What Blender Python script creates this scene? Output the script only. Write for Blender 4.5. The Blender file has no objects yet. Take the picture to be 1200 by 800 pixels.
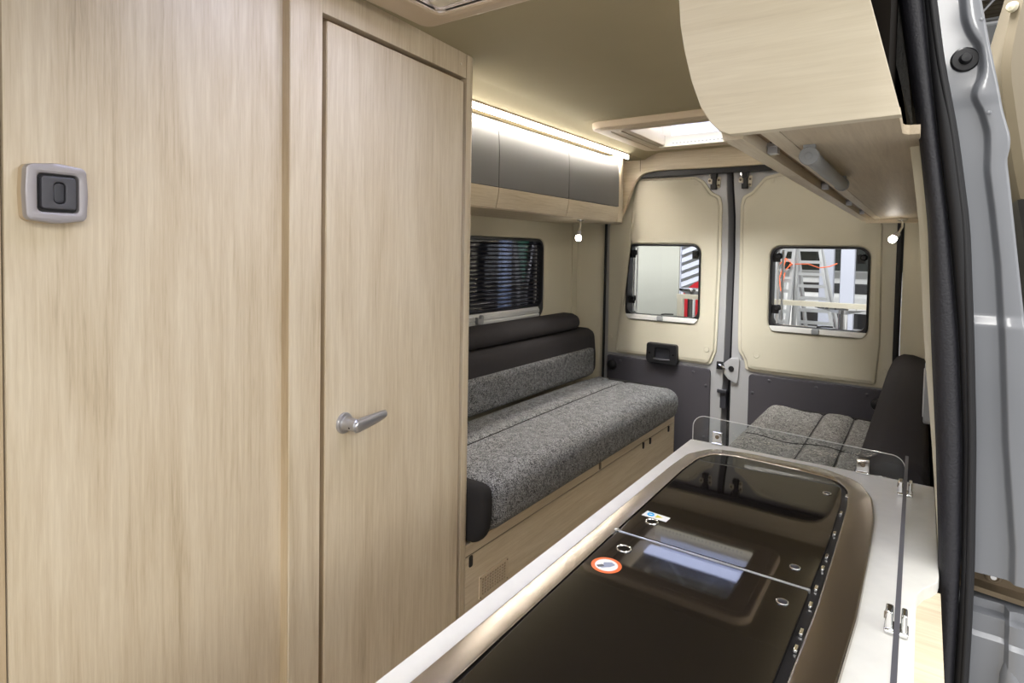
import bpy, bmesh, math, random
from mathutils import Vector, Matrix
from mathutils.geometry import tessellate_polygon
random.seed(7)
C = bpy.context.scene.collection
H = 1.33                      # eye height above the van floor; all z below are relative to the eye, lifted by H
PI = math.pi

# ---------------------------------------------------------------- materials
def lin(h):
    h = h.lstrip('#'); out = []
    for i in (0, 2, 4):
        c = int(h[i:i+2], 16)/255
        out.append(c/12.92 if c <= .04045 else ((c+.055)/1.055)**2.4)
    return (*out, 1)
def base_mat(name):
    m = bpy.data.materials.new(name); m.use_nodes = True
    nt = m.node_tree; b = nt.nodes['Principled BSDF']
    return m, nt, b
def plain(name, col, rough=.5, metal=0, spec=.5, coat=0, bump=0, bscale=300, var=0, vscale=8, coat_r=.05):
    m, nt, b = base_mat(name); N, L = nt.nodes, nt.links
    b.inputs['Roughness'].default_value = rough; b.inputs['Metallic'].default_value = metal
    b.inputs['Specular IOR Level'].default_value = spec
    b.inputs['Coat Weight'].default_value = coat; b.inputs['Coat Roughness'].default_value = coat_r
    tc = N.new('ShaderNodeTexCoord')
    n = N.new('ShaderNodeTexNoise'); n.inputs['Scale'].default_value = vscale; n.inputs['Detail'].default_value = 4
    L.new(tc.outputs['Object'], n.inputs['Vector'])
    mx = N.new('ShaderNodeMix'); mx.data_type = 'RGBA'
    c = lin(col); v = max(var, .02)
    mx.inputs[6].default_value = tuple(x*(1-v) for x in c[:3])+(1,)
    mx.inputs[7].default_value = tuple(min(1, x*(1+v)) for x in c[:3])+(1,)
    L.new(n.outputs['Fac'], mx.inputs[0]); L.new(mx.outputs[2], b.inputs['Base Color'])
    if bump:
        n2 = N.new('ShaderNodeTexNoise'); n2.inputs['Scale'].default_value = bscale; n2.inputs['Detail'].default_value = 3
        L.new(tc.outputs['Object'], n2.inputs['Vector'])
        bp = N.new('ShaderNodeBump'); bp.inputs['Strength'].default_value = bump; bp.inputs['Distance'].default_value = .002
        L.new(n2.outputs['Fac'], bp.inputs['Height']); L.new(bp.outputs['Normal'], b.inputs['Normal'])
    return m
def wood(name, axis, dark='#a6967d', mid='#c2b399', light='#d4c8b1', rough=.44, coat=.08, coat_r=.25):
    m, nt, b = base_mat(name); N, L = nt.nodes, nt.links
    b.inputs['Roughness'].default_value = rough; b.inputs['Coat Weight'].default_value = coat
    b.inputs['Coat Roughness'].default_value = coat_r
    tc = N.new('ShaderNodeTexCoord')
    def mp(s_long, s_cross):
        k = N.new('ShaderNodeMapping'); k.inputs['Scale'].default_value = tuple(s_long if a == axis else s_cross for a in 'XYZ')
        L.new(tc.outputs['Object'], k.inputs['Vector']); return k.outputs['Vector']
    def noise(vec, scale, det, dist=0, rough_=.55):
        n = N.new('ShaderNodeTexNoise'); n.inputs['Scale'].default_value = scale; n.inputs['Detail'].default_value = det
        n.inputs['Distortion'].default_value = dist; n.inputs['Roughness'].default_value = rough_
        L.new(vec, n.inputs['Vector']); return n.outputs['Fac']
    broad = noise(mp(.5, 5), 2.0, 4, 1.6)
    fine = noise(mp(6, 150), 1.0, 5, .5)
    veryfine = noise(mp(26, 520), 1.0, 2)
    a1 = N.new('ShaderNodeMath'); a1.operation = 'MULTIPLY_ADD'; a1.inputs[1].default_value = .50
    L.new(broad, a1.inputs[0])
    a0 = N.new('ShaderNodeMath'); a0.operation = 'MULTIPLY_ADD'; a0.inputs[1].default_value = .42
    L.new(fine, a0.inputs[0])
    a2 = N.new('ShaderNodeMath'); a2.operation = 'MULTIPLY'; a2.inputs[1].default_value = .18
    L.new(veryfine, a2.inputs[0]); L.new(a2.outputs[0], a0.inputs[2]); L.new(a0.outputs[0], a1.inputs[2])
    cr = N.new('ShaderNodeValToRGB'); e = cr.color_ramp.elements
    e[0].position = .33; e[0].color = lin(dark); e[1].position = .67; e[1].color = lin(light)
    k = cr.color_ramp.elements.new(.47); k.color = lin(mid)
    L.new(a1.outputs[0], cr.inputs[0]); L.new(cr.outputs[0], b.inputs['Base Color'])
    bp = N.new('ShaderNodeBump'); bp.inputs['Strength'].default_value = .05; bp.inputs['Distance'].default_value = .001
    L.new(fine, bp.inputs['Height']); L.new(bp.outputs['Normal'], b.inputs['Normal'])
    return m
def tweed(name, dark, light, scale=250, thr=.5):
    m, nt, b = base_mat(name); N, L = nt.nodes, nt.links
    b.inputs['Roughness'].default_value = .95; b.inputs['Specular IOR Level'].default_value = .1
    tc = N.new('ShaderNodeTexCoord')
    n = N.new('ShaderNodeTexNoise'); n.inputs['Scale'].default_value = scale; n.inputs['Detail'].default_value = 3; n.inputs['Roughness'].default_value = .75
    L.new(tc.outputs['Object'], n.inputs['Vector'])
    n3 = N.new('ShaderNodeTexNoise'); n3.inputs['Scale'].default_value = scale*.22; n3.inputs['Detail'].default_value = 2
    L.new(tc.outputs['Object'], n3.inputs['Vector'])
    ad = N.new('ShaderNodeMath'); ad.operation = 'MULTIPLY_ADD'; ad.inputs[1].default_value = .2
    L.new(n3.outputs['Fac'], ad.inputs[0]); L.new(n.outputs['Fac'], ad.inputs[2])
    cr = N.new('ShaderNodeValToRGB'); e = cr.color_ramp.elements
    e[0].position = thr-.01; e[0].color = lin(dark); e[1].position = thr+.23; e[1].color = lin(light)
    L.new(ad.outputs[0], cr.inputs[0]); L.new(cr.outputs[0], b.inputs['Base Color'])
    bp = N.new('ShaderNodeBump'); bp.inputs['Strength'].default_value = .5; bp.inputs['Distance'].default_value = .003
    L.new(n.outputs['Fac'], bp.inputs['Height']); L.new(bp.outputs['Normal'], b.inputs['Normal'])
    return m
def glass(name, tint=(1, 1, 1, 1), ior=1.45, rough=0.0, refl=1.0):
    m = bpy.data.materials.new(name); m.use_nodes = True
    nt = m.node_tree; N, L = nt.nodes, nt.links; N.clear()
    o = N.new('ShaderNodeOutputMaterial'); mx = N.new('ShaderNodeMixShader')
    t = N.new('ShaderNodeBsdfTransparent'); t.inputs[0].default_value = tint
    g = N.new('ShaderNodeBsdfGlossy'); g.inputs['Roughness'].default_value = rough
    f = N.new('ShaderNodeFresnel'); f.inputs['IOR'].default_value = ior
    mu = N.new('ShaderNodeMath'); mu.operation = 'MULTIPLY'; mu.inputs[1].default_value = refl
    L.new(f.outputs[0], mu.inputs[0]); L.new(mu.outputs[0], mx.inputs[0])
    L.new(t.outputs[0], mx.inputs[1]); L.new(g.outputs[0], mx.inputs[2]); L.new(mx.outputs[0], o.inputs[0])
    return m
def emit(name, col, s):
    m = bpy.data.materials.new(name); m.use_nodes = True
    nt = m.node_tree; N, L = nt.nodes, nt.links; N.clear()
    o = N.new('ShaderNodeOutputMaterial'); e = N.new('ShaderNodeEmission')
    e.inputs[0].default_value = lin(col); e.inputs[1].default_value = s; L.new(e.outputs[0], o.inputs[0])
    return m
def translucent(name, col, mixf=.5):
    m = bpy.data.materials.new(name); m.use_nodes = True
    nt = m.node_tree; N, L = nt.nodes, nt.links; N.clear()
    o = N.new('ShaderNodeOutputMaterial'); mx = N.new('ShaderNodeMixShader'); mx.inputs[0].default_value = mixf
    t = N.new('ShaderNodeBsdfTranslucent'); t.inputs[0].default_value = lin(col)
    d = N.new('ShaderNodeBsdfTransparent'); d.inputs[0].default_value = lin(col)
    L.new(t.outputs[0], mx.inputs[1]); L.new(d.outputs[0], mx.inputs[2]); L.new(mx.outputs[0], o.inputs[0])
    return m
M = dict(
 wz=wood('light_oak_upright', 'Z'), wy=wood('light_oak_lengthwise', 'Y'), wx=wood('light_oak_crosswise', 'X'),
 wedge=wood('oak_edge_band', 'Z', '#98856a', '#ab987b', '#bba98d', rough=.45, coat=.05),
 wedge_y=wood('oak_edge_band_lengthwise', 'Y', '#84694a', '#967b5a', '#a58a68', rough=.45, coat=.05),
 wbrown=wood('brown_inner_board', 'Y', '#6d563c', '#7b6247', '#876f52', rough=.5, coat=.0),
 wlit=wood('oak_panel_lit', 'X', '#c0b59e', '#d0c5ae', '#dad0ba', rough=.45, coat=.05),  # oak lightened to carry the direct light on the end panel
 wunder=wood('oak_underside', 'Y', '#9f8f78', '#b3a48c', '#c3b59d', rough=.5, coat=0),
 dark_gap=plain('dark_gap', '#15110d', .8, spec=.1),
 ceil=plain('ceiling_fabric', '#aaa186', .9, spec=.15, bump=.3, bscale=500, var=.04, vscale=5),
 beige=plain('beige_trim_panel', '#cbc6b4', .55, spec=.35, bump=.08, bscale=600, var=.02),
 beige_wall=plain('beige_wall_lining', '#c9c3af', .7, spec=.25, bump=.1, bscale=700, var=.02),
 hatch=plain('hatch_frame_plastic', '#c4b39a', .45, spec=.4),
 hatch_in=plain('hatch_inner_plastic', '#cfc1ab', .5, spec=.4),
 lower=plain('dark_lower_panel', '#48464c', .6, spec=.3, bump=.12, bscale=400, var=.05),
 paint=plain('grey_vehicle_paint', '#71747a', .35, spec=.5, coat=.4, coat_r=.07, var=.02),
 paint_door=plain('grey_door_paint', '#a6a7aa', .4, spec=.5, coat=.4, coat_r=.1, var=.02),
 paint_dark=plain('grey_paint_recess', '#77777b', .45, spec=.5, coat=.3),
 fabric=plain('charcoal_fabric', '#3b393b', .9, spec=.15, bump=.3, bscale=900, var=.06, vscale=30),
 fabric_dk=plain('black_fabric', '#2c2b2c', .9, spec=.15, bump=.3, bscale=900, var=.06, vscale=30),
 tweed=tweed('grey_tweed', '#2f3032', '#a7a9ac'),
 tweed2=tweed('grey_tweed_light', '#343434', '#b7b5b2'),
 greydoor=plain('graphite_door_front', '#504f4c', .5, spec=.5, var=.02),
 led=emit('led_strip_light', '#fff7ee', 85), led_front=emit('led_strip_diffuser', '#fff8f0', 14), led_spot=emit('reading_lamp_light', '#fff6ea', 30),
 rail=plain('beige_rail', '#b9a68a', .4, spec=.4),
 chrome=plain('chrome', '#d8d8d8', .08, metal=1), steel=plain('brushed_steel', '#b3aaa0', .24, metal=1, var=.03, vscale=40),
 satin=plain('satin_silver', '#aeaeb2', .32, metal=.75, spec=.5), silver_plastic=plain('silver_plastic', '#a09c9f', .38, metal=.35, spec=.5),
 black=plain('black_plastic', '#1c1c1f', .42, spec=.4), black_soft=plain('black_rubber', '#1b1b1e', .6, spec=.35),
 anthracite=plain('anthracite_plastic', '#4a4a50', .4, spec=.45), anthracite2=plain('anthracite_toggle', '#34353c', .35, spec=.5),
 trim_black=plain('grained_black_trim', '#202026', .55, spec=.45, bump=.5, bscale=350, var=.05, vscale=60),
 worktop=plain('white_marbled_worktop', '#d6d5d0', .4, spec=.4, var=.1, vscale=30),
 lid=plain('dark_glass_lid', '#141111', .03, spec=.75, coat=.0, var=.02),
 glass=glass('clear_glass', (.93, .95, .95, 1), 1.5, refl=.6), glass_win=glass('window_glass', (.92, .93, .93, 1), 1.35, refl=.6),
 glass_dark=glass('tinted_window_glass', (.74, .74, .80, 1), 1.45, refl=.9),
 pane_white=translucent('milky_hatch_pane', '#e6ebff', .35),
 white=plain('white_plastic', '#e4e4e2', .4), offwhite=plain('cream_plastic', '#d9d2bf', .45),
 lightgrey=plain('light_grey_plastic', '#c6c8c8', .45), midgrey=plain('mid_grey_plastic', '#8e9194', .45),
 slat=plain('dark_blind_slat', '#2a2a33', .5, spec=.4), alu=plain('aluminium', '#c4c6c8', .35, metal=.7),
 orange=plain('orange_print', '#ee6a2c', .4), blue=plain('blue_print', '#22a5e0', .4), yellow=plain('yellow_print', '#d4cc3a', .4),
 greyprint=plain('grey_print', '#8b93a8', .5), screen=plain('pale_hatch_screen', '#e3e8f4', .6), felt=plain('grey_felt', '#7d7c79', 1, spec=.05, bump=.8, bscale=250, var=.25, vscale=90),
 bronze=plain('bronze_grey_metal', '#6b5f4e', .4, metal=.5), floor=plain('pale_vinyl_floor', '#a89f90', .6, var=.1),
 hall_floor=plain('hall_carpet', '#8c8c8c', .9, var=.1), hall_wall=plain('hall_wall', '#d2d4d6', .9), hall_roof=plain('hall_roof', '#5d5240', .9, var=.2, vscale=2),
 column=plain('pale_grey_column', '#b2b6c4', .6), white_van=plain('white_vehicle_paint', '#e2e3e4', .3, coat=.5), dark_glass=plain('dark_windscreen', '#2b2f2c', .1),
 red=plain('red_paint', '#b8232c', .4), cord=plain('orange_cord', '#e8693a', .6), frosted=plain('grey_display_panel', '#a9aaa2', .8, var=.06, vscale=3),
 green=plain('green_banner', '#4f9478', .8), darkwall=plain('dark_hall_curtain', '#23232b', .9), curtain=plain('pale_blue_pole', '#9db4d8', .5),
)
# ---------------------------------------------------------------- geometry builder
def rp(pts, r, seg=6):
    """polygon with filleted corners (r: one radius or one per corner)"""
    out = []; n = len(pts)
    for i, p in enumerate(pts):
        rr = r[i] if isinstance(r, (list, tuple)) else r
        p = Vector(p).to_2d(); a = Vector(pts[i-1]).to_2d(); b = Vector(pts[(i+1) % n]).to_2d()
        if rr <= 0: out.append((p.x, p.y)); continue
        u = (a-p).normalized(); v = (b-p).normalized()
        ang = math.acos(max(-1, min(1, u.dot(v))))
        if ang > PI-.02: out.append((p.x, p.y)); continue
        d = min(rr/math.tan(ang/2), (a-p).length*.49, (b-p).length*.49); rr2 = d*math.tan(ang/2)
        c = p+(u+v).normalized()*(rr2/math.sin(ang/2))
        s = p+u*d-c; e = p+v*d-c
        a0 = math.atan2(s.y, s.x); da = math.atan2(s.x*e.y-s.y*e.x, s.dot(e))
        for k in range(seg+1):
            t = a0+da*k/seg; out.append((c.x+rr2*math.cos(t), c.y+rr2*math.sin(t)))
    return out
def rect(a0, a1, b0, b1, r=0, seg=6):
    q = [(a0, b0), (a1, b0), (a1, b1), (a0, b1)]
    return rp(q, r, seg) if r else q
def circ(cx, cy, r, n=24):
    return [(cx+r*math.cos(2*PI*k/n), cy+r*math.sin(2*PI*k/n)) for k in range(n)]
def area(p): return sum(p[i-1][0]*p[i][1]-p[i][0]*p[i-1][1] for i in range(len(p)))/2
def offset(p, d):
    """move a CCW polygon inward by d"""
    out = []; n = len(p)
    for i in range(n):
        a, b, c = Vector(p[i-1]), Vector(p[i]), Vector(p[(i+1) % n])
        e1 = (b-a); e2 = (c-b)
        if e1.length < 1e-9: e1 = e2
        if e2.length < 1e-9: e2 = e1
        n1 = Vector((-e1.y, e1.x)).normalized(); n2 = Vector((-e2.y, e2.x)).normalized()
        m = n1+n2
        if m.length < 1e-6: m = n1.copy()
        m.normalize(); k = d/max(.35, m.dot(n1)); out.append((b.x+m.x*k, b.y+m.y*k))
    return out
AX = {'XY': lambda a, b, t: (a, b, t), 'XZ': lambda a, b, t: (a, t, b), 'YZ': lambda a, b, t: (t, a, b)}
class G:
    def __init__(self, mtx=None): self.bm = bmesh.new(); self.m = mtx
    def P(self, p):
        v = Vector(p); v = self.m @ v if self.m else v
        return (v.x, v.y, v.z+H)
    def vs(self, pts): return [self.bm.verts.new(self.P(p)) for p in pts]
    def face(self, v):
        try: return self.bm.faces.new(v)
        except ValueError: return None
    def quad(self, pts): self.face(self.vs(pts)); return self
    def box(self, x0, x1, y0, y1, z0, z1):
        v = self.vs([(x, y, z) for x in (x0, x1) for y in (y0, y1) for z in (z0, z1)])
        for f in ((0, 1, 3, 2), (4, 6, 7, 5), (0, 4, 5, 1), (2, 3, 7, 6), (0, 2, 6, 4), (1, 5, 7, 3)): self.face([v[i] for i in f])
        return self
    def obox(self, c, ax, ay, az):
        """box from centre and three half-axis vectors"""
        c, ax, ay, az = map(Vector, (c, ax, ay, az))
        v = self.vs([c+ax*i+ay*j+az*k for i in (-1, 1) for j in (-1, 1) for k in (-1, 1)])
        for f in ((0, 1, 3, 2), (4, 6, 7, 5), (0, 4, 5, 1), (2, 3, 7, 6), (0, 2, 6, 4), (1, 5, 7, 3)): self.face([v[i] for i in f])
        return self
    def plate(self, outer, axes, t0, t1, holes=(), b=0, bw=0):
        """flat plate with holes between t0 (back) and t1 (front); b rounds the front edges"""
        f = AX[axes]
        outer = outer if area(outer) > 0 else outer[::-1]
        loops = [outer]+[h if area(h) < 0 else h[::-1] for h in holes]
        s = 1 if t1 > t0 else -1
        steps = [(0, t0), (0, t1)] if not b else [(0, t0), (0, t1-s*b), ((bw or b)*.29, t1-s*b*.29), (bw or b, t1)]
        fronts, backs = [], []
        for lp in loops:
            rings = []
            for (o, t) in steps:
                q = offset(lp, o) if o else lp
                rings.append(self.vs([f(a, c, t) for a, c in q]))
            n = len(lp)
            for r0, r1 in zip(rings, rings[1:]):
                for i in range(n): self.face([r0[i], r0[(i+1) % n], r1[(i+1) % n], r1[i]])
            backs.append((lp, rings[0])); fronts.append((offset(lp, bw or b) if b else lp, rings[-1]))
        for cap in (backs, fronts):
            tri = tessellate_polygon([[Vector((a, c, 0)) for a, c in lp] for lp, _ in cap])
            allv = [v for _, r in cap for v in r]
            for t in tri: self.face([allv[i] for i in t])
        return self
    def tube(self, pts, r, n=12, cap=True):
        pts = [Vector(p) for p in pts]; rings = []
        rr = r if isinstance(r, (list, tuple)) else [r]*len(pts)
        up = None
        for i, p in enumerate(pts):
            d = (pts[min(i+1, len(pts)-1)]-pts[max(i-1, 0)]).normalized()
            if up is None: up = Vector((0, 0, 1)) if abs(d.z) < .9 else Vector((1, 0, 0))
            x = d.cross(up).normalized(); y = x.cross(d).normalized(); up = y
            rings.append(self.vs([p+(x*math.cos(2*PI*k/n)+y*math.sin(2*PI*k/n))*rr[i] for k in range(n)]))
        for a, b in zip(rings, rings[1:]):
            for k in range(n): self.face([a[k], a[(k+1) % n], b[(k+1) % n], b[k]])
        if cap: self.face(rings[0][::-1]); self.face(rings[-1])
        return self
    def lathe(self, prof, o, d, n=28):
        """prof: (radius, height) pairs along direction d from o"""
        o, d = Vector(o), Vector(d).normalized()
        x = d.orthogonal().normalized(); y = d.cross(x); rings = []
        for r, h in prof: rings.append(self.vs([o+d*h+(x*math.cos(2*PI*k/n)+y*math.sin(2*PI*k/n))*max(r, 1e-5) for k in range(n)]))
        for a, b in zip(rings, rings[1:]):
            for k in range(n): self.face([a[k], a[(k+1) % n], b[(k+1) % n], b[k]])
        self.face(rings[0][::-1]); self.face(rings[-1])
        return self
    def torus(self, c, d, R, r, n=32, m=10):
        c, d = Vector(c), Vector(d).normalized(); x = d.orthogonal().normalized(); y = d.cross(x); rings = []
        for k in range(n):
            a = 2*PI*k/n; e = x*math.cos(a)+y*math.sin(a)
            rings.append(self.vs([c+e*(R+r*math.cos(2*PI*j/m))+d*(r*math.sin(2*PI*j/m)) for j in range(m)]))
        for k in range(n):
            a, b = rings[k], rings[(k+1) % n]
            for j in range(m): self.face([a[j], a[(j+1) % m], b[(j+1) % m], b[j]])
        return self
    def loft(self, sections, closed=True, cap=True):
        rings = [self.vs(s) for s in sections]; n = len(rings[0])
        for a, b in zip(rings, rings[1:]):
            for k in range(n if closed else n-1): self.face([a[k], a[(k+1) % n], b[(k+1) % n], b[k]])
        if cap and closed: self.face(rings[0][::-1]); self.face(rings[-1])
        return self
    def cushion(self, x0, x1, y0, y1, z0, z1, r, n=(20, 40, 10), deform=None):
        lo, hi = Vector((x0, y0, z0)), Vector((x1, y1, z1)); size = hi-lo
        rr = min(r, *[s*.499 for s in size])
        def pt(i, j, k):
            p = Vector((x0+size.x*i/n[0], y0+size.y*j/n[1], z0+size.z*k/n[2]))
            q = Vector([max(lo[a]+rr, min(hi[a]-rr, p[a])) for a in range(3)]); d = p-q
            if d.length > 1e-9: p = q+d.normalized()*rr
            return deform(p) if deform else p
        cache = {}
        def V(i, j, k):
            if (i, j, k) not in cache: cache[i, j, k] = self.bm.verts.new(self.P(pt(i, j, k)))
            return cache[i, j, k]
        a, b, c = n
        for k in (0, c):
            for i in range(a):
                for j in range(b): self.face([V(i, j, k), V(i+1, j, k), V(i+1, j+1, k), V(i, j+1, k)])
        for j in (0, b):
            for i in range(a):
                for k in range(c): self.face([V(i, j, k), V(i+1, j, k), V(i+1, j, k+1), V(i, j, k+1)])
        for i in (0, a):
            for j in range(b):
                for k in range(c): self.face([V(i, j, k), V(i, j+1, k), V(i, j+1, k+1), V(i, j, k+1)])
        return self
    def done(self, name, mat, parent=None, label=None, cat=None, group=None, kind=None, bevel=0, bseg=2, ang=35, loc=None, wn=True):
        bm = self.bm; bmesh.ops.remove_doubles(bm, verts=bm.verts, dist=1e-6); bmesh.ops.recalc_face_normals(bm, faces=bm.faces)
        r = parent
        while r is not None and r.parent: r = r.parent
        if r is not None: o = r.location.copy()
        elif loc is not None: o = Vector((loc[0], loc[1], loc[2]+H))
        else:
            xs = [v.co for v in bm.verts]
            o = Vector(((min(v.x for v in xs)+max(v.x for v in xs))/2, (min(v.y for v in xs)+max(v.y for v in xs))/2, min(v.z for v in xs)))
        for v in bm.verts: v.co -= o
        me = bpy.data.meshes.new(name); bm.to_mesh(me); bm.free()
        for p in me.polygons: p.use_smooth = True
        me.set_sharp_from_angle(angle=math.radians(ang))
        ob = bpy.data.objects.new(name, me); C.objects.link(ob); me.materials.append(mat)
        if parent is not None: ob.parent = parent
        else: ob.location = o
        if bevel:
            mo = ob.modifiers.new('edge', 'BEVEL'); mo.width = bevel; mo.segments = bseg; mo.limit_method = 'ANGLE'; mo.angle_limit = math.radians(40); mo.harden_normals = False
        if wn: wm = ob.modifiers.new('normals', 'WEIGHTED_NORMAL'); wm.keep_sharp = True; wm.weight = 100
        tag(ob, label, cat, group, kind); return ob
def tag(o, label=None, cat=None, group=None, kind=None):
    if label: o['label'] = label
    if cat: o['category'] = cat
    if group: o['group'] = group
    if kind: o['kind'] = kind
    return o
def thing(name, label, cat, loc, group=None, kind=None):
    o = bpy.data.objects.new(name, None); C.objects.link(o); o.location = (loc[0], loc[1], loc[2]+H); o.empty_display_size = .05
    return tag(o, label, cat, group, kind)
def dup(root, shift, label=None):
    """a copy of a thing with copies of its parts and sub-parts, moved by shift"""
    r = root.copy(); C.objects.link(r); r.location = root.location+Vector(shift)
    if label: r['label'] = label
    for ch in list(root.children):
        c = ch.copy(); C.objects.link(c); c.parent = r
        for g in ch.children:
            d = g.copy(); C.objects.link(d); d.parent = c
    return r
def interp(tab, x):
    if x <= tab[0][0]: a, b = tab[0], tab[1]
    elif x >= tab[-1][0]: a, b = tab[-2], tab[-1]
    else:
        for a, b in zip(tab, tab[1:]):
            if a[0] <= x <= b[0]: break
    t = (x-a[0])/(b[0]-a[0]); return a[1]+(b[1]-a[1])*t
def smooth_interp(tab, x):
    h = .02; return (interp(tab, x-h)+2*interp(tab, x)+interp(tab, x+h))/4

# ================================================================ SETTING
# floor
G().box(-1.76, .06, -1.2, 3.32, -1.37, -1.33).done('floor', M['floor'], kind='structure')
# ceiling with two hatch openings and a seam
H1 = (-.955, -.54, .55, 1.062); H2 = (-1.115, -.60, 2.415, 2.905)
g = G()
def slab(y0, y1, hole):
    g.plate(rect(-1.78, -.035, y0, y1), 'XY', .60, .56, [rect(hole[0], hole[1], hole[2], hole[3])])
slab(-1.2, 2.273, H1); slab(2.276, 3.33, H2); g.box(-1.78, -.035, 2.26, 2.29, .575, .6)
g.done('ceiling', M['ceil'], kind='structure')
# left side wall of the van with the window opening
WIN = rect(2.0, 2.805, -.363, .066, .055, 8)
g = G(); g.plate(rect(1.30, 3.17, -1.33, .57), 'YZ', -1.78, -1.72, [WIN], b=.012)
g.box(-1.725, -1.713, 3.105, 3.17, -.75, .2)
g.done('wall_left', M['beige_wall'], kind='structure')
# pillar lining between side wall and rear door, left and right
g = G(); g.loft([[(-1.80, 3.12, z), (-1.715, 3.165, z), (-1.66, 3.185, z), (-1.60, 3.215, z), (-1.575, 3.26, z), (-1.60, 3.34, z), (-1.80, 3.34, z)] for z in (-1.33, -.6, 0, .57)])
g.done('trim_1', M['beige_wall'], kind='structure')
g = G(); g.loft([[(-.085, 3.26, z), (-.082, 3.215, z), (-.05, 3.20, z), (.0, 3.185, z), (.06, 3.14, z), (.06, 3.34, z), (-.08, 3.34, z)] for z in (-1.33, -.6, 0, .57)])
g.done('trim_2', M['beige_wall'], kind='structure')
# black seals round the rear door opening
g = G(); g.tube([(-1.562, 3.236, z) for z in (-1.33, -.6, -.2, .3, .5)], .0075); g.done('trim_3', M['black_soft'], kind='structure')
g = G(); g.tube([(-.098, 3.225, z) for z in (-1.33, -.6, -.2, .3, .5)], .0125); g.done('trim_4', M['black_soft'], kind='structure')
# wooden header board over the rear doors, with the arch
arch = [(-1.472, .168), (-1.445, .22), (-1.416, .28), (-1.387, .372), (-1.37, .405), (-1.346, .433), (-1.315, .450), (-1.27, .459), (-1.2, .4615), (-.858, .456)]
archr = [(-1.716-x, z) for x, z in arch[::-1][1:]]
g = G(); g.plate([(-1.78, .168)]+arch+archr+[(.05, .168), (.05, .562), (-1.342, .562), (-1.78, .562)], 'XZ', 3.225, 3.2, b=.006)
head = g.done('trim_5', M['wx'], kind='structure')
G().box(-1.3425, -1.3410, 3.1985, 3.202, .462, .56).done('panel_joint', M['dark_gap'], head)
G().box(-1.78, .05, 3.226, 3.25, .43, .57).done('header_rear_rail', M['black'], head)
# inner lining of the right-hand side wall
rw = [(-1.33, .032), (-.75, .032), (-.43, .030), (-.384, .0255), (-.281, .017), (-.127, .002), (.048, -.010), (.173, -.026), (.262, -.040), (.359, -.055), (.56, -.095)]
zz = [-1.33+(.56+1.33)*k/36 for k in range(37)]
g = G(); g.loft([[(smooth_interp(rw, z), 1.075, z), (smooth_interp(rw, z)+.011, 1.07, z), (smooth_interp(rw, z)+.05, 1.09, z), (smooth_interp(rw, z)+.05, 3.30, z), (smooth_interp(rw, z), 3.20, z)] for z in zz])
g.done('wall_right', M['beige_wall'], kind='structure')
# grey felt lining above the right-hand locker, beside the door pillar
g = G(); g.quad([(-.078, 1.05, .42), (-.044, 1.02, .40), (-.02, 1.02, .17), (-.034, 1.05, .25)]).quad([(-.078, 1.05, .42), (-.044, 1.02, .40), (-.07, 1.02, .56), (-.11, 1.05, .56)])
g.quad([(-.044, 1.02, .40), (-.02, 1.02, .17), (-.02, 1.075, .17), (-.044, 1.075, .40)])
g.done('trim_6', M['felt'], kind='structure')

# ---------------------------------------------------------------- bathroom wall (5 degrees off the van axis), frame (n, s, z)
W = Matrix.Translation((-1.1, 1.40, 0)) @ Matrix.Rotation(math.radians(5), 4, 'Z')
wb = thing('wall_bathroom', None, None, (-1.1, 1.40, -1.33), kind='structure')
G(W).box(-.05, -.022, -1.138, -.66, -1.33, .575).done('side_panel', M['wz'], wb)
G(W).box(-.05, -.026, -1.90, -1.1405, -1.33, .575).done('side_panel', M['wedge'], wb)
G(W).box(-.05, 0, -.683, -.601, -1.33, .575).done('door_post', M['wz'], wb, bevel=.0012)
G(W).box(-.05, -.0015, -.6845, -.6832, -1.33, .575).done('edge_band', M['wedge'], wb)
G(W).box(-.05, 0, -.601, -.067, .4915, .575).done('door_header', M['wz'], wb, bevel=.0012)
G(W).box(-.052, -.022, -.64, -.05, -1.33, .53).done('door_rebate', M['wbrown'], wb)
cp = [(0, -.064), (0, -.046)]+[(-.030+.030*math.cos(a), -.046+.034*math.sin(a)) for a in [PI/2*k/8 for k in range(1, 9)]]+[(-.09, -.012), (-.09, -.064)]
G(W).plate(cp, 'XY', -1.33, .575).done('corner_post', M['wz'], wb)
G(W).lathe([(.004, -.002), (.004, .0012), (.003, .002)], (0, -.095, .525), (1, 0, 0), 14).done('screw_cap', M['offwhite'], wb)
G().box(-1.76, -1.185, 1.33, 1.36, -1.33, .575).done('rear_panel', M['wz'], wb)
# bathroom door
d1 = thing('door_1', None, None, (-1.07, 1.0, -1.33), kind='structure')
leaf = G(W).plate(rect(-.587, -.0785, -1.30, .4795, .004, 3), 'YZ', -.02, 0, b=.0025).done('door_leaf', M['wz'], d1)
G(W).box(-.02, -.0025, -.5885, -.5868, -1.298, .478).done('edge_band', M['wedge'], leaf)
hx = (-.533, -.392)
hnd = G(W).lathe([(.0235, 0), (.0235, .003), (.022, .006), (.0165, .008), (.0148, .012), (.0142, .030), (.0142, .042), (.012, .045)], (0, hx[0], hx[1]), (1, 0, 0), 32).done('door_handle', M['satin'], d1)
secs = []
for k in range(15):
    t = k/14; s = hx[0]-.013+t*.130; w = .0155*(1-.42*t**1.6) if t < .85 else .0155*.68*math.sqrt(max(.02, 1-((t-.85)/.15)**2))
    if t < .12: w *= math.sqrt(max(.05, 1-((.12-t)/.12)**2))
    n0 = .040-.017*t*t; zc = hx[1]-.002+.006*t-.004*t*t
    th = .0100*(1-.3*t)*min(1, w/.009)
    secs.append([(n0+th*math.cos(a), s, zc+w*math.sin(a)) for a in [2*PI*j/16 for j in range(16)]])
G(W).loft(secs).done('handle_lever', M['satin'], hnd)
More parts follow.
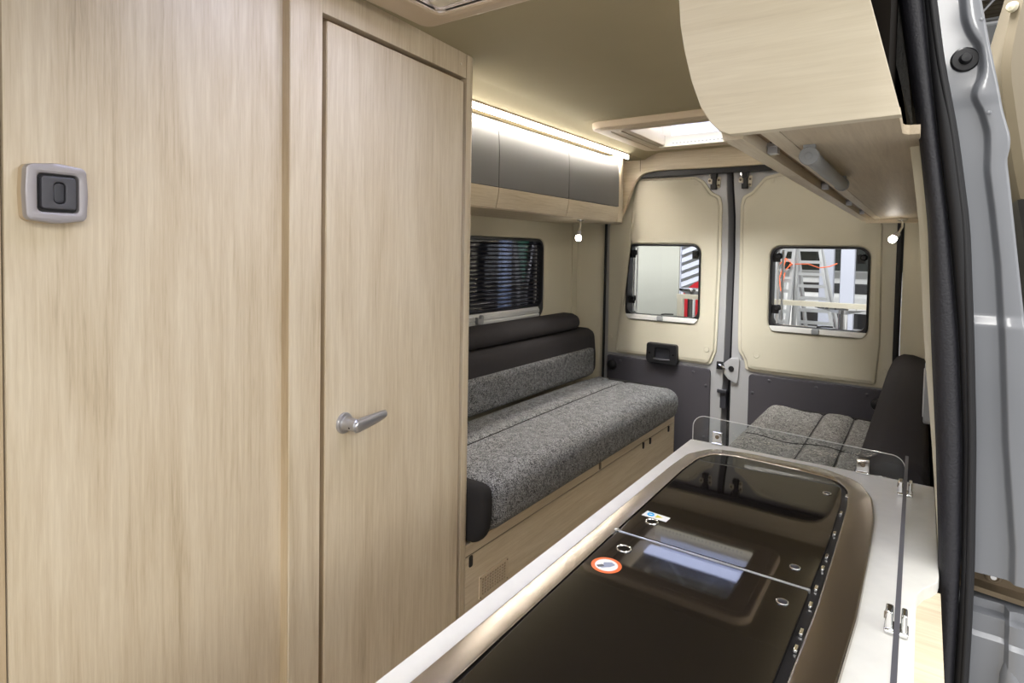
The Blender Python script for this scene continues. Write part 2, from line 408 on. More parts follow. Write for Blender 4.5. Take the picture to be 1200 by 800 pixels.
G(W).lathe([(.0022, 0), (.0022, .0006)], (.030, hx[0]-.0135, hx[1]-.004), (0, -1, -.1), 12).done('grub_screw', M['black'], hnd)
# light switch
sw = thing('light_switch', 'silver framed light switch with dark grey rocker on the wooden bathroom wall', 'light switch', (-1.02, .32, .07))
q = [(-1.1215, .0315), (-1.085, .0268), (-1.047, .0325), (-1.0445, .070), (-1.047, .1085), (-1.085, .1125), (-1.1215, .1075), (-1.1235, .07)]
G(W).plate(rp(q, [.009, .06, .009, .09, .009, .06, .009, .09], 6), 'YZ', -.022, -.008, b=.0018).done('back_box', M['rail'], sw)
inner = rect(-1.108, -1.058, .0435, .0965, .006)
G(W).plate(rp(q, [.009, .06, .009, .09, .009, .06, .009, .09], 6), 'YZ', -.010, .002, [inner], b=.004).done('frame', M['silver_plastic'], sw)
G(W).plate(inner, 'YZ', -.012, -.006).done('inner_tray', M['black'], sw)
rk = G(W).plate(rect(-1.104, -1.0605, .0475, .0935, .005), 'YZ', -.008, .002, [rect(-1.089, -1.0745, .0555, .0855, .006)], b=.002).done('rocker', M['anthracite'], sw)
G(W).plate(rect(-1.0885, -1.075, .056, .085, .006), 'YZ', -.006, .000, b=.002).done('toggle', M['anthracite2'], rk)

# ---------------------------------------------------------------- rear doors
RY = 3.25
def ring_button(x, z, parent, y, r=.0135):
    b = G().torus((x, y-.0005, z), (0, 1, 0), r*.84, r*.24, 20, 8).lathe([(r*.68, .004), (r*.68, -.0022), (r*.5, -.003)], (x, y, z), (0, 1, 0), 18)
    return b.done('trim_button', M['beige'], parent)
def screw_cap(x, z, parent, y, r=.009):
    return G().lathe([(r, .003), (r, -.001), (r*.6, -.003), (0, -.0035)], (x, y, z), (0, 1, 0), 14).done('screw_cap', M['anthracite'], parent)
def rear_window(parent, x0, x1, z0, z1, side):
    fr = G().plate(rect(x0, x1, z0, z1, .052, 8), 'XZ', 3.33, RY+.004, [rect(x0+.012, x1-.010, z0+.030, z1-.011, .045, 8)], b=.004).done('window_frame', M['black'], parent)
    G().plate(rect(x0+.010, x1-.010, z0+.02, z1-.01, .04, 8), 'XZ', 3.312, 3.308).done('pane', M['glass_win'], fr)
    G().plate(rp([(x0+.022, z0+.003), (x1-.022, z0+.003), (x1-.003, z0+.030), (x0+.003, z0+.030)], [.02, .02, .004, .004]), 'XZ', RY+.02, RY-.006, b=.003).done('blind_bar', M['white'], fr)
    xc = (x0+x1)/2
    G().plate(rect(xc-.017, xc+.017, z0+.004, z0+.031, .006), 'XZ', RY, RY-.017, b=.004).done('blind_latch', M['midgrey'], fr)
    G().tube([(xc+.005, RY-.0, z0+.040), (xc+.03, RY-.004, z0+.045), (xc+.075, RY, z0+.046)], .004, 8).done('stay_lever', M['black'], fr)
    gd = G().box(x0+.030, x0+.038, 3.29, 3.30, z0+.04, z1-.014)
    gd.tube([(x0+.055, 3.29, z0+.05), (x0+.055, 3.29, z1-.02)], .005, 8); gd.done('stay_rail', M['alu'], fr)
    for (hx_, hz_) in ((x0+.036, z1-.05), (x0+.036, z0+.12)) + (((x1-.03, z1-.05),) ):
        G().lathe([(.016, 0), (.016, .012), (.012, .018), (.012, .03), (.009, .034)], (hx_, 3.30, hz_), (0, -1, 0), 16).box(hx_-.026, hx_+.006, 3.285, 3.297, hz_-.03, hz_+.014).done('hinge_knob', M['black'], fr)
    return fr
def hinge(parent, x, z, side, y):
    h = G().box(x-.015, x+.015, y-.03, y, z-.002, z+.05).box(x-.009, x+.009, y-.024, y, z-.04, z+.01).box(x-.016, x+.013, y-.03, y-.002, z-.058, z-.032).done('door_catch', M['black'], parent, bevel=.002)
    p = G().plate(rp([(x-.037, z-.022), (x-.014, z-.026), (x-.012, z+.006), (x-.034, z+.004)], .005), 'XZ', y, y-.008).done('catch_plate', M['offwhite'], h)
    p2 = G().plate(rp([(x+.012, z-.045), (x+.028, z-.05), (x+.032, z+.012), (x+.012, z+.008)], .006), 'XZ', y, y-.008).done('catch_plate', M['offwhite'], h)
    for (a, c) in ((x-.026, z-.01), (x+.022, z-.008), (x+.021, z-.036)):
        G().lathe([(.006, 0), (.006, .004), (.004, .005)], (a, y-.008, c), (0, -1, 0), 10).done('catch_screw', M['bronze'], h)
    for dx in (-.02, .003): G().tube([(x+dx, y-.026, z+.012), (x+dx, y-.026, z+.06)], .003, 8).done('catch_rod', M['chrome'], h)
    return h
# --- left leaf
d2 = thing('door_2', None, None, (-1.22, 3.28, -1.33), kind='structure')
lw = (-1.437, -1.003, -.387, .052)
edge = [(-1.33, -.874), (-.93, -.876), (-.465, -.867), (0, -.863), (.2, -.868), (.43, -.886), (.5, -.886)]
ez = [-1.33, -.9, -.6, -.3, 0, .2, .35, .47]
poly = [(-1.575, -1.33)]+[(interp(edge, z), z) for z in ez]+[(-1.50, .47), (-1.575, .2)]
G().plate(poly, 'XZ', 3.33, 3.272, [rect(lw[0], lw[1], lw[2], lw[3], .052, 8)], b=.006).done('door_shell', M['paint_door'], d2)
G().loft([[(interp(edge, z)-.004, 3.276, z), (interp(edge, z)+.022, 3.325, z), (interp(edge, z)-.004, 3.33, z)] for z in ez]).done('door_flange', M['paint_dark'], d2)
bl = [(-1.385, .432), (-1.043, .423), (-1.0, .398), (-.955, .335), (-.909, .310), (-.899, .262), (-.897, -.08), (-.907, -.52), (-.935, -.604), (-1.548, -.598), (-1.553, .15), (-1.50, .36)]
whole = rect(lw[0], lw[1], lw[2], lw[3], .052, 8)
G().plate(rp(bl, [.02, .02, .05, .05, .03, .03, .05, .05, .035, .006, .02, .05]), 'XZ', 3.275, 3.262, [whole], b=.005).done('trim_panel', M['beige'], d2)
# raised middle of the trim panel, its left flank rolling back
rz = [-.585, -.3, -.1, .1, .3, .40]
lf = [(-.585, -1.50), (-.3, -1.482), (.08, -1.436), (.42, -1.389)]
rpoly = [(interp(lf, -.592), -.592), (-.945, -.597), (-.918, -.52), (-.910, -.08), (-.911, .255), (-.922, .302), (-.965, .326), (-1.008, .388), (-1.046, .413), (interp(lf, .420), .420)]
G().plate(rp(rpoly, [.02, .03, .05, .05, .03, .03, .05, .05, .02, .02]), 'XZ', 3.263, RY, [whole], b=.012, bw=.022).done('trim_panel_face', M['beige'], d2)
rear_window(d2, *lw, 'L')
lowp = rp([(-1.547, -1.33), (-.932, -1.33), (-.936, -.624), (-1.547, -.613)], [.0, .0, .02, .01])
lo2 = G().plate(lowp, 'XZ', 3.274, 3.256, b=.004).done('lower_panel', M['lower'], d2)
for x, z in ((-1.461, -.640), (-1.027, -.650), (-.956, -.716), (-.96, -1.0)): screw_cap(x, z, lo2, 3.256)
G().lathe([(.030, 0), (.030, .006), (.026, .018), (.018, .023), (0, .025)], (-1.512, 3.256, -.668), (0, -1, 0), 24).done('buffer', M['black'], lo2)
for x, z in ((-1.533, -.505), (-.956, -.518)): ring_button(x, z, d2, RY if x > -1.5 else 3.262)
ring_button(-1.037, .385, d2, RY, .010)
# handle on the left leaf
hp = rp([(-1.292, -.625), (-1.108, -.627), (-1.112, -.508), (-1.288, -.508)], [.03, .02, .015, .015])
win_ = rp([(-1.243, -.597), (-1.152, -.597), (-1.155, -.535), (-1.239, -.533)], .006)
ph = G().plate(hp, 'XZ', 3.257, 3.222, [win_], b=.006).done('pull_handle', M['black'], d2)
G().plate(win_, 'XZ', 3.262, 3.246).done('handle_recess', M['anthracite2'], ph)
G().tube([(-1.244, 3.224, -.596), (-1.2, 3.220, -.600), (-1.151, 3.224, -.596)], .0045, 8).done('pull_edge', M['anthracite'], ph)
for x in (-1.268, -1.13): G().lathe([(.005, 0), (.005, .001)], (x, 3.2225, -.566), (0, -1, 0), 10).done('screw_hole', M['dark_gap'], ph)
hinge(d2, -.942, .405, 'L', 3.268)
# --- right leaf
d3 = thing('door_3', None, None, (-.46, 3.28, -1.33), kind='structure')
rw_ = (-.650, -.212, -.389, .046)
redge = [(-1.33, -.832), (-.92, -.832), (-.46, -.832), (0, -.828), (.2, -.832), (.43, -.850), (.5, -.852)]
poly = [(interp(redge, z), z) for z in ez]+[(-.15, .47), (-.09, .2), (-.09, -1.33)]
G().plate(poly, 'XZ', 3.33, 3.272, [rect(*rw_[:2], *rw_[2:], .052, 8)], b=.006).done('door_shell', M['paint_door'], d3)
br = [(-.30, .425), (-.624, .416), (-.690, .403), (-.752, .328), (-.796, .306), (-.806, .26), (-.799, -.42), (-.795, -.507), (-.764, -.553), (-.758, -.598), (-.724, -.611), (-.112, -.614), (-.104, -.55), (-.104, .2), (-.20, .40)]
G().plate(rp(br, [.03, .03, .05, .05, .03, .03, .05, .04, .04, .01, .02, .01, .02, .1, .05]), 'XZ', 3.275, 3.262, [rect(*rw_[:2], *rw_[2:], .052, 8)], b=.005).done('trim_panel', M['beige'], d3)
br2 = [(-.32, .412), (-.622, .403), (-.684, .390), (-.744, .318), (-.782, .296), (-.792, .255), (-.785, -.42), (-.781, -.503), (-.752, -.553), (-.745, -.594), (-.718, -.600), (-.172, -.602), (-.160, -.4), (-.168, .14), (-.20, .34)]
G().plate(rp(br2, [.03, .03, .05, .05, .03, .03, .05, .04, .04, .01, .02, .02, .05, .1, .05]), 'XZ', 3.263, RY, [rect(*rw_[:2], *rw_[2:], .052, 8)], b=.012, bw=.022).done('trim_panel_face', M['beige'], d3)
rear_window(d3, *rw_, 'R')
lo3 = G().plate(rp([(-.737, -1.33), (-.108, -1.33), (-.112, -.622), (-.737, -.622)], [0, 0, .01, .02]), 'XZ', 3.274, 3.256, b=.004).done('lower_panel', M['lower'], d3)
for x, z in ((-.636, -.645), (-.421, -.648), (-.205, -.650), (-.717, -.718), (-.715, -1.0)): screw_cap(x, z, lo3, 3.256)
G().lathe([(.030, 0), (.030, .006), (.026, .018), (.018, .023), (0, .025)], (-.160, 3.256, -.690), (0, -1, 0), 24).done('buffer', M['black'], lo3)
for x, z in ((-.700, -.520), (-.138, -.534)): ring_button(x, z, d3, RY if x < -.2 else 3.262)
ring_button(-.650, .378, d3, RY, .010)
hinge(d3, -.782, .402, 'R', 3.268)
lk = G().plate(rp([(-.842, -.664), (-.792, -.690), (-.784, -.545), (-.832, -.552), (-.866, -.582), (-.866, -.635)], [.01, .012, .012, .012, .02, .02]), 'XZ', 3.274, 3.256, b=.004).done('lock_cover', M['paint_door'], d3)
G().lathe([(.014, 0), (.014, .004), (.010, .006)], (-.825, 3.256, -.606), (0, -1, 0), 18).done('lock_plug', M['black'], lk)
for z, dx in ((-.35, 0), (-.25, .0)):
    pass
# lock striker and latch on the left leaf, seal between the leaves
G().box(-.903, -.872, 3.255, 3.28, -.618, -.577).box(-.895, -.862, 3.252, 3.262, -.607, -.588).done('striker', M['black'], d2, bevel=.002)
G().tube([(-.890, 3.248, -.588), (-.868, 3.246, -.60), (-.858, 3.25, -.61)], .006, 8).done('striker_loop', M['chrome'], d2)
G().box(-.898, -.848, 3.258, 3.30, -.745, -.727).box(-.884, -.852, 3.27, 3.31, -.83, -.735).done('latch_block', M['anthracite2'], d2, bevel=.003)
G().tube([(interp(edge, z)+.026, 3.322, z) for z in (-1.33, -.9, -.46, 0, .2, .43, .47)], .011, 10).done('door_seal', M['black_soft'], d2)
G().box(-.91, -.80, 3.332, 3.35, -1.33, .5).done('trim_7', M['black_soft'], kind='structure')
# rear body sill and roof rail outside the door frame
G().box(-1.80, .08, 3.27, 3.36, .47, .62).done('trim_8', M['paint_dark'], kind='structure')

# ---------------------------------------------------------------- window in the left side wall
w1 = thing('window_1', None, None, (-1.75, 2.4, -.363), kind='structure')
G().plate(rect(2.0, 2.805, -.363, .066, .055, 8), 'YZ', -1.765, -1.728, [rect(2.02, 2.790, -.30, .052, .045, 8)], b=.003).done('window_frame', M['black'], w1)
G().plate(rect(2.01, 2.80, -.33, .06, .05, 8), 'YZ', -1.776, -1.772).done('pane', M['glass_dark'], w1)
g = G()
for k in range(17):
    z = .040-.0205*k
    g.quad([(-1.752, 2.02, z), (-1.752, 2.785, z), (-1.744, 2.785, z-.008), (-1.744, 2.02, z-.008)])
g.done('blind', M['slat'], w1)
bar = G().loft([[(x, y, z) for x, z in ((-1.75, -.36), (-1.722, -.358), (-1.720, -.345), (-1.725, -.338), (-1.720, -.332), (-1.720, -.318), (-1.726, -.312), (-1.728, -.303), (-1.75, -.303))] for y in (2.01, 2.745 if False else 2.755)]).done('blind_bar', M['lightgrey'], w1)
g = G().plate(rp([(2.19, -.350), (2.235, -.350), (2.24, -.315), (2.225, -.305), (2.213, -.325), (2.200, -.322), (2.188, -.312)], .006), 'YZ', -1.722, -1.705, b=.004)
g.done('blind_latch', M['midgrey'], bar)

# ================================================================ CEILING FITTINGS
def hatch(name, label, hole, out, z0, group, rad=.03):
    t = thing(name, label, 'roof hatch', ((out[0]+out[1])/2, (out[2]+out[3])/2, .54), group)
    fo = rect(out[0], out[1], out[2], out[3], rad, 10)
    fi = rect(hole[0]+.004, hole[1]-.004, hole[2]+.004, hole[3]-.004, .02, 6)
    G().plate(fo, 'XY', .56, .56-z0, [fi], b=min(.014, z0*.7)).done('frame', M['hatch'], t)
    return t, fi
t, fi = hatch('roof_hatch', 'beige framed roof hatch nearest the camera above the bathroom door', H1, (-1.034, -.46, .47, 1.104), .014, 'roof hatches')
G().plate(rect(H1[0]-.003, H1[1]+.003, H1[2]-.003, H1[3]+.003), 'XY', .552, .66, [fi]).done('shaft', M['hatch_in'], t)
G().plate(rect(H1[0], H1[1], H1[2], H1[3]), 'XY', .66, .665).done('pane', M['pane_white'], t)
G().plate(rect(H1[0]+.012, H1[1]-.012, 1.010, 1.046, .006), 'XY', .60, .560, b=.003).done('blind_bar', M['offwhite'], t)
G().plate(rp([(H1[0]+.01, .57), (H1[0]+.045, .57), (H1[0]+.045, 1.0), (H1[0]+.01, 1.0)], .006), 'XY', .60, .562, b=.003).done('blind_cassette', M['hatch_in'], t)
for x in (-.86, -.83): G().lathe([(.006, 0), (.006, .004), (.004, .005)], (x, 1.052, .585), (0, -1, 0), 12).done('shaft_screw', M['midgrey'], t)
t, fi = hatch('roof_hatch', 'rear roof hatch with bright milky pane above the aisle between the benches', H2, (-1.222, -.50, 2.318, 2.985), .030, 'roof hatches', .065)
G().plate(rect(H2[0]-.003, H2[1]+.003, H2[2]-.003, H2[3]+.003), 'XY', .53, .66, [rect(H2[0]+.004, H2[1]-.004, H2[2]+.004, H2[3]-.004, .012, 6)]).done('shaft', M['hatch_in'], t)
G().plate(rect(H2[0], H2[1], H2[2], H2[3]), 'XY', .66, .664).done('pane', M['glass_win'], t)
G().plate(rect(H2[0]+.006, H2[1]-.006, 2.80, H2[3]-.006, .01), 'XY', .655, .650).done('sun_screen', M['pane_white'], t)
G().plate(rect(-1.055, H2[1]-.03, .566, .652, .012), 'XZ', 2.9005, 2.893, b=.002).done('inner_screen', M['screen'], t)
G().plate(rect(-1.19, -.53, 2.352, 2.955, .03, 8), 'XY', .532, .528, [rect(-1.150, -.57, 2.385, 2.930, .03, 8)], b=.002).done('inner_ridge', M['hatch'], t)
G().plate(rect(H2[0]+.006, H2[1]-.006, H2[3]-.034, H2[3]-.008, .004), 'XY', .58, .527, b=.003).done('blind_bar', M['offwhite'], t)
G().plate(rect(H2[0]+.008, H2[0]+.04, H2[2]+.01, H2[3]-.04, .004), 'XY', .58, .532, b=.003).done('blind_rail', M['hatch_in'], t)
g = G()
for k in range(22): g.box(-1.04+k*.018, -1.031+k*.018, H2[3]-.0345, H2[3]-.033, .540, .545)
g.done('vent_slots', M['midgrey'], t)
# LED strip under the ceiling, above the left lockers
t = thing('led_strip', 'glowing white strip light above the grey left overhead cabinets', 'strip light', (-1.36, 2.2, .50))
cv = [(-1.42, .5605), (-1.42, .5245), (-1.314, .5245), (-1.311, .5265)]+[(-1.311+.11*k/10, .5265+.0345*(1-(1-k/10)**2)) for k in range(1, 11)]
G().plate(cv, 'XZ', 1.37, 3.195).done('cornice', M['ceil'], t, ang=50)
G().box(-1.318, -1.3108, 1.37, 3.0, .5195, .5262).done('rail', M['rail'], t, bevel=.001)
G().loft([[(x, y, z) for x, z in ((-1.3155, .5195), (-1.3105, .5195), (-1.3105, .499), (-1.3125, .4965), (-1.3155, .499))] for y in (1.38, 2.965)]).done('light_lens', M['led_front'], t)
G().box(-1.340, -1.319, 1.39, 2.955, .5165, .5240).done('light_tape', M['led'], t)

# ================================================================ LEFT OVERHEAD CABINETS
def locker(y0, y1, label):
    t = thing('overhead_cabinet', label, 'cabinet', (-1.56, (y0+y1)/2, .16), 'left overhead cabinets')
    G().plate([(-1.716, .160), (-1.372, .160), (-1.368, .168), (-1.368, .48), (-1.41, .50), (-1.716, .518)], 'XZ', y0, y1).done('body', M['wy'], t)
    def prof(zs, x_of, th=.016):
        f = [(x_of(z), z) for z in zs]; return f+[(x-th, z) for x, z in f[::-1]]
    xo = lambda z: -1.3445-.35*max(0, .235-z)**1.5*2-.55*max(0, z-.36)**2-9*max(0, z-.46)**2
    zs1 = [.2440+.256*k/16 for k in range(17)]; zs0 = [.164+.077*k/6 for k in range(7)]
    d = G().plate(prof(zs1, xo), 'XZ', y0+.0015, y1-.0015).done('door', M['greydoor'], t, ang=50)
    G().plate(prof(zs0, xo), 'XZ', y0+.0015, y1-.0015).done('grip_band', M['wy'], d, ang=50)
    return t
locker(1.375, 1.8435, 'graphite overhead cabinet with oak lower edge, half hidden behind the bathroom corner post')
locker(1.8445, 2.389, 'middle graphite overhead cabinet with oak lower edge under the strip light')
locker(2.390, 2.930, 'graphite overhead cabinet with oak lower edge nearest the rear doors')
fp = [(-1.362, 2.931), (-1.353, 2.938), (-1.350, 2.95), (-1.353, 2.99), (-1.38, 3.06), (-1.42, 3.13), (-1.472, 3.199), (-1.5, 3.199), (-1.5, 2.931)]
G().plate(fp, 'XY', .163, .518).done('trim_9', M['wz'], kind='structure')
# reading lamps
def lamp(loc, head, d, label, power):
    t = thing('reading_lamp', label, 'lamp', loc, 'reading lamps')
    x, y, z = loc
    G().lathe([(.019, 0), (.019, .006), (.014, .010), (.006, .011)], (x, y, z), (0, 0, -1), 20).done('base', M['chrome'], t)
    G().tube([(x, y, z-.006), (x, y, z-.034), (head[0]-d[0]*.018, head[1]-d[1]*.018, head[2]-d[2]*.018)], .0045, 10).done('arm', M['chrome'], t)
    dv = Vector(d).normalized(); hv = Vector(head)
    G().lathe([(.006, -.022), (.011, -.018), (.0135, .018), (.0135, .020), (.012, .020), (.012, .015)], hv, dv, 20).done('head', M['satin'], t)
    G().lathe([(.0125, .004), (.0142, .012), (.0142, .020), (.011, .027), (.004, .030)], hv, dv, 20).done('bulb', M['led_spot'], t)
    ld = bpy.data.lights.new('reading_lamp_beam', 'SPOT'); ld.energy = power; ld.spot_size = 1.9; ld.spot_blend = .8; ld.shadow_soft_size = .012; ld.color = (1, .93, .83)
    lo = bpy.data.objects.new('beam', ld); C.objects.link(lo); p = hv+dv*.034
    lo.location = (p.x, p.y, p.z+H); lo.rotation_euler = dv.to_track_quat('-Z', 'Y').to_euler()
    return t
lamp((-1.395, 2.60, .160), (-1.395, 2.585, .082), (.1, -.35, -1), 'lit reading lamp hanging under the left overhead cabinets', 4)
lamp((-.085, 2.965, .160), (-.108, 2.955, .086), (-.55, -.45, -.75), 'lit reading lamp hanging under the right overhead cabinet', 3)

# ================================================================ RIGHT OVERHEAD CABINET
t = thing('overhead_cabinet', 'light oak overhead cabinet above the kitchen worktop on the right', 'cabinet', (-.14, 1.95, .16))
ep = [(-.222, .1615), (-.029, .1655), (-.064, .304), (-.128, .555), (-.285, .555), (-.297, .47), (-.2985, .40), (-.297, .357), (-.294, .321), (-.287, .284), (-.276, .241), (-.262, .203), (-.248, .180), (-.236, .168)]
G().plate(ep, 'XZ', .848, .83, b=.002).done('end_panel', M['wlit'], t)
ub = [(-.1655, .848), (-.0310, .848), (-.031, .952), (-.029, .962), (-.024, .968), (-.012, .970), (-.012, 3.06), (-.06, 3.09), (-.1655, 3.09)]
G().plate(ub, 'XY', .178, .165, b=.0015).done('underside_board', M['wunder'], t)
G().box(-.205, -.045, .86, 3.05, .1785, .54).done('body', M['dark_gap'], t)  # painted black to stand for the dark gap beside the end panel
G().box(-.19, -.166, .848, 3.09, .165, .18).done('underside_rail', M['wy'], t)
G().box(-.225, -.008, 3.09, 3.115, .150, .185).done('rear_end_strip', M['wx'], t)
# four front doors, hinge side seen from below
yd = [.85, 1.30, 1.95, 2.52, 3.06]
for k in range(4):
    a, b = yd[k]+.002, yd[k+1]-.002
    d = G().loft([[(x, y, z) for x, z in ((-.236, .158), (-.210, .158), (-.207, .176), (-.235, .30), (-.262, .42), (-.262, .53), (-.280, .53), (-.283, .42), (-.262, .28))] for y in (a, b)]).done('front_door', M['wy'], t)
    G().box(-.2100, -.1908, a, b, .1745, .178).done('door_inner_board', M['wbrown'], d)
G().loft([[(x, y, z) for x, z in ((-.282, .548), (-.296, .548), (-.298, .538), (-.290, .530), (-.282, .534))] for y in (1.0, 3.05)]).done('added_strip_light', M['led_front'], t)  # added unseen lamp behind the end panel, brightens the aisle
for y in (1.002, 1.587, 2.112, 2.562):
    c = G().plate(rp([(-.2085, y-.012), (-.190, y-.016), (-.190, y+.016), (-.2085, y+.012)], .002), 'XY', .1745, .168).box(-.207, -.193, y-.011, y+.011, .158, .170).done('door_catch', M['satin'], t, bevel=.0015)
    for dy in (-.017, .017): G().lathe([(.003, 0), (.003, .002)], (-.199, y+dy, .1745), (0, 0, -1), 10).done('catch_screw', M['black'], c)
# grey round tube clipped under the right cabinet
t = thing('round_tube', 'grey cylindrical tube clipped under the right overhead cabinet', 'tube', (-.145, 1.1, .14))
G().tube([(-.147, .985, .148), (-.147, 1.40, .148)], .0115, 20, False).done('tube', M['midgrey'], t)
for y in (.985, 1.40):
    e = G().lathe([(.0128, -.007), (.0138, -.005), (.0138, .005), (.0128, .007)], (-.147, y, .148), (0, 1, 0), 20).done('end_cap', M['midgrey'], t)
    G().box(-.155, -.139, y-.0055, y+.0055, .158, .1648).done('bracket', M['midgrey'], t)
    if y < 1: G().lathe([(.005, 0), (.005, .0015), (.003, .002)], (-.147, y-.007, .148), (0, -1, 0), 12).done('end_screw', M['midgrey'], e)

# ================================================================ LEFT BENCH
t = thing('bench_base', 'oak bench base with vent grille under the long grey tweed seat on the left', 'bench', (-1.4, 2.28, -1.33))
G().box(-1.115, -1.100, 1.37, 3.176, -1.33, -.929).done('front_panel', M['wy'], t, bevel=.001)
G().box(-1.118, -1.1005, 1.37, 3.182, -.9255, -.889).done('front_rail', M['wy'], t, bevel=.001)
G().box(-1.112, -1.1035, 1.37, 3.18, -.931, -.924).done('shadow_gap', M['dark_gap'], t)
G().box(-1.715, -1.117, 1.37, 3.182, -.91, -.892).done('top_board', M['wbrown'], t)
G().box(-1.115, -1.1, 3.1765, 3.184, -1.33, -.89).done('end_edge', M['wedge'], t)
g = G(); hol = []
y0, y1, z0, z1 = 1.4365, 1.5905, -1.0865, -1.0145
for i in range(10):
    for j in range(6): hol.append(circ(y0+.0185+i*.013, z0+.0125+j*.0093, .0042, 8))
vg = G().plate(rect(y0, y1, z0, z1, .004), 'YZ', -1.100, -1.0955, hol, b=.0005).done('vent_grille', M['hatch'], t)
G().box(-1.1012, -1.0992, y0+.01, y1-.01, z0+.008, z1-.008).done('grille_mesh_backing', M['dark_gap'], vg)
for a, b in ((y0+.005, z0+.005), (y1-.005, z0+.005), (y0+.005, z1-.005), (y1-.005, z1-.005)):
    G().lathe([(.0022, 0), (.0022, .0012)], (-1.0965, a, b), (1, 0, 0), 10).done('grille_screw', M['dark_gap'], vg)
for y in (2.742, 2.83, 3.089):
    G().plate(rp([(y-.006, -.958), (y+.006, -.952), (y+.007, -.926), (y-.007, -.926)], .003), 'YZ', -1.101, -1.094, b=.001).done('bed_hook', M['black'], t)
G().plate(rp([(2.262, -.921), (2.279, -.921), (2.279, -.892), (2.262, -.892)], .005), 'YZ', -1.101, -1.098).done('rail_bracket', M['bronze'], t)
G().plate(rect(1.386, 1.404, -.964, -.929, .006), 'YZ', -1.1005, -1.0985).done('finger_slot', M['black'], t)
# seat cushion
def seat_def(p):
    if p.z > -.80:
        e = math.exp(-((p.x+1.335)/.010)**2)*.013
        for yy in (2.02, 2.58): e += 0
        p.z -= e; p.z += .008*math.cos((p.y-2.27)*1.4)
    if p.x > -1.2:
        f = max(0, 1-abs((p.z+.775)/.11)**2); p.x += .018*f
        if p.z < -.84: p.x -= .25*max(0, -.84-p.z)
    if p.y > 2.8 and p.z > -.8: p.z -= .02*((p.y-2.8)/.3)**2*(1 if p.x > -1.45 else .4)
    return p
t = thing('seat_cushion', 'long grey tweed seat cushion on the left bench', 'cushion', (-1.3, 2.28, -.89))
G().cushion(-1.544, -1.055, 1.436, 3.105, -.889, -.705, .058, (100, 60, 14), seat_def).done('cushion_pad', M['tweed'], t)
G().cushion(-1.544, -1.058, 1.375, 1.440, -.889, -.7075, .030, (24, 8, 14), lambda p: seat_def(p)).done('end_border', M['fabric_dk'], t)
G().cushion(-1.544, -1.10, 3.06, 3.135, -.889, -.718, .05, (24, 8, 14), lambda p: p).done('rear_border', M['fabric_dk'], t)
G().tube([(-1.335, 1.45+1.62*k/40, -.7135+.008*math.cos((1.45+1.62*k/40-2.27)*1.4)-(.02*((1.45+1.62*k/40-2.8)/.3)**2 if 1.45+1.62*k/40 > 2.8 else 0)) for k in range(41)], .0028, 6).done('seam', M['fabric_dk'], t)
# backrest: dark cushion with a grey tweed front panel, and a loose bolster roll on top
t = thing('back_cushion', 'charcoal back cushion with grey tweed front panel along the left wall', 'cushion', (-1.64, 2.28, -.72))
def bk(p):
    p.x -= .10*max(0, p.z+.60)
    return p
G().cushion(-1.714, -1.556, 1.375, 3.165, -.714, -.445, .05, (10, 40, 16), bk).done('cushion_pad', M['fabric'], t)
G().cushion(-1.60, -1.545, 1.376, 3.098, -.712, -.546, .026, (8, 40, 12), lambda p: p).done('front_panel', M['tweed'], t)
t = thing('bolster', 'charcoal bolster roll lying on top of the left back cushion under the window', 'cushion', (-1.64, 2.2, -.45))
def bol(p):
    p.x -= .10*max(0, p.z+.60); p.x += .012*math.cos((p.z+.405)*22)
    return p
G().cushion(-1.714, -1.585, 1.376, 3.02, -.444, -.350, .042, (10, 40, 10), bol).done('roll', M['fabric'], t)

# ================================================================ RIGHT BENCH
t = thing('bench_base', 'bench base hidden behind the kitchen block under the right seat cushion', 'bench', (-.3, 2.3, -1.33))
G().box(-.53, .03, 1.45, 3.12, -1.33, -.892).done('body', M['wy'], t)
def rs(p):
    if p.z > -.8:
        p.z -= .012*math.exp(-((p.x+.352)/.012)**2)+.010*math.exp(-((p.x+.232)/.011)**2)
        p.z -= .008*math.exp(-((p.y-2.46)/.012)**2)
        p.z += .006*math.cos((p.x+.29)*26)
    return p
t = thing('seat_cushion', 'quilted grey tweed seat cushion on the right bench behind the glass guard', 'cushion', (-.36, 2.3, -.89))
G().cushion(-.60, -.12, 1.46, 3.04, -.890, -.706, .055, (48, 60, 12), rs).done('cushion_pad', M['tweed2'], t)
G().cushion(-.56, -.12, 3.0, 3.075, -.89, -.716, .05, (20, 8, 12)).done('rear_border', M['fabric_dk'], t)
for sx_ in (-.352, -.232): G().tube([(sx_, 1.5+1.5*k/12, -.7115+.006*math.cos((sx_+.29)*26)) for k in range(13)], .0019, 6).done('seam', M['fabric'], t)
G().tube([(-.56+.40*k/12, 2.46, -.709+.006*math.cos((-.56+.40*k/12+.29)*26)) for k in range(13)], .0016, 6).done('seam', M['fabric'], t)
bp_ = [(-.142, -.708), (-.140, -.64), (-.132, -.56), (-.120, -.50), (-.104, -.455), (-.088, -.430), (-.064, -.416), (-.03, -.416), (.008, -.428), (.022, -.452), (.026, -.708)]
def endc(y, k): return [( -.055+(x+.055)*k, y, -.58+(z+.58)*(1-(1-k)*.6)) for x, z in bp_]
G().loft([endc(1.455, .9), endc(1.48, 1), endc(2.2, 1.0), endc(3.07, 1), endc(3.10, .93)]).done('back_cushion', M['fabric'], None, 'charcoal back cushion leaning on the right wall above the right bench', 'cushion', ang=60)
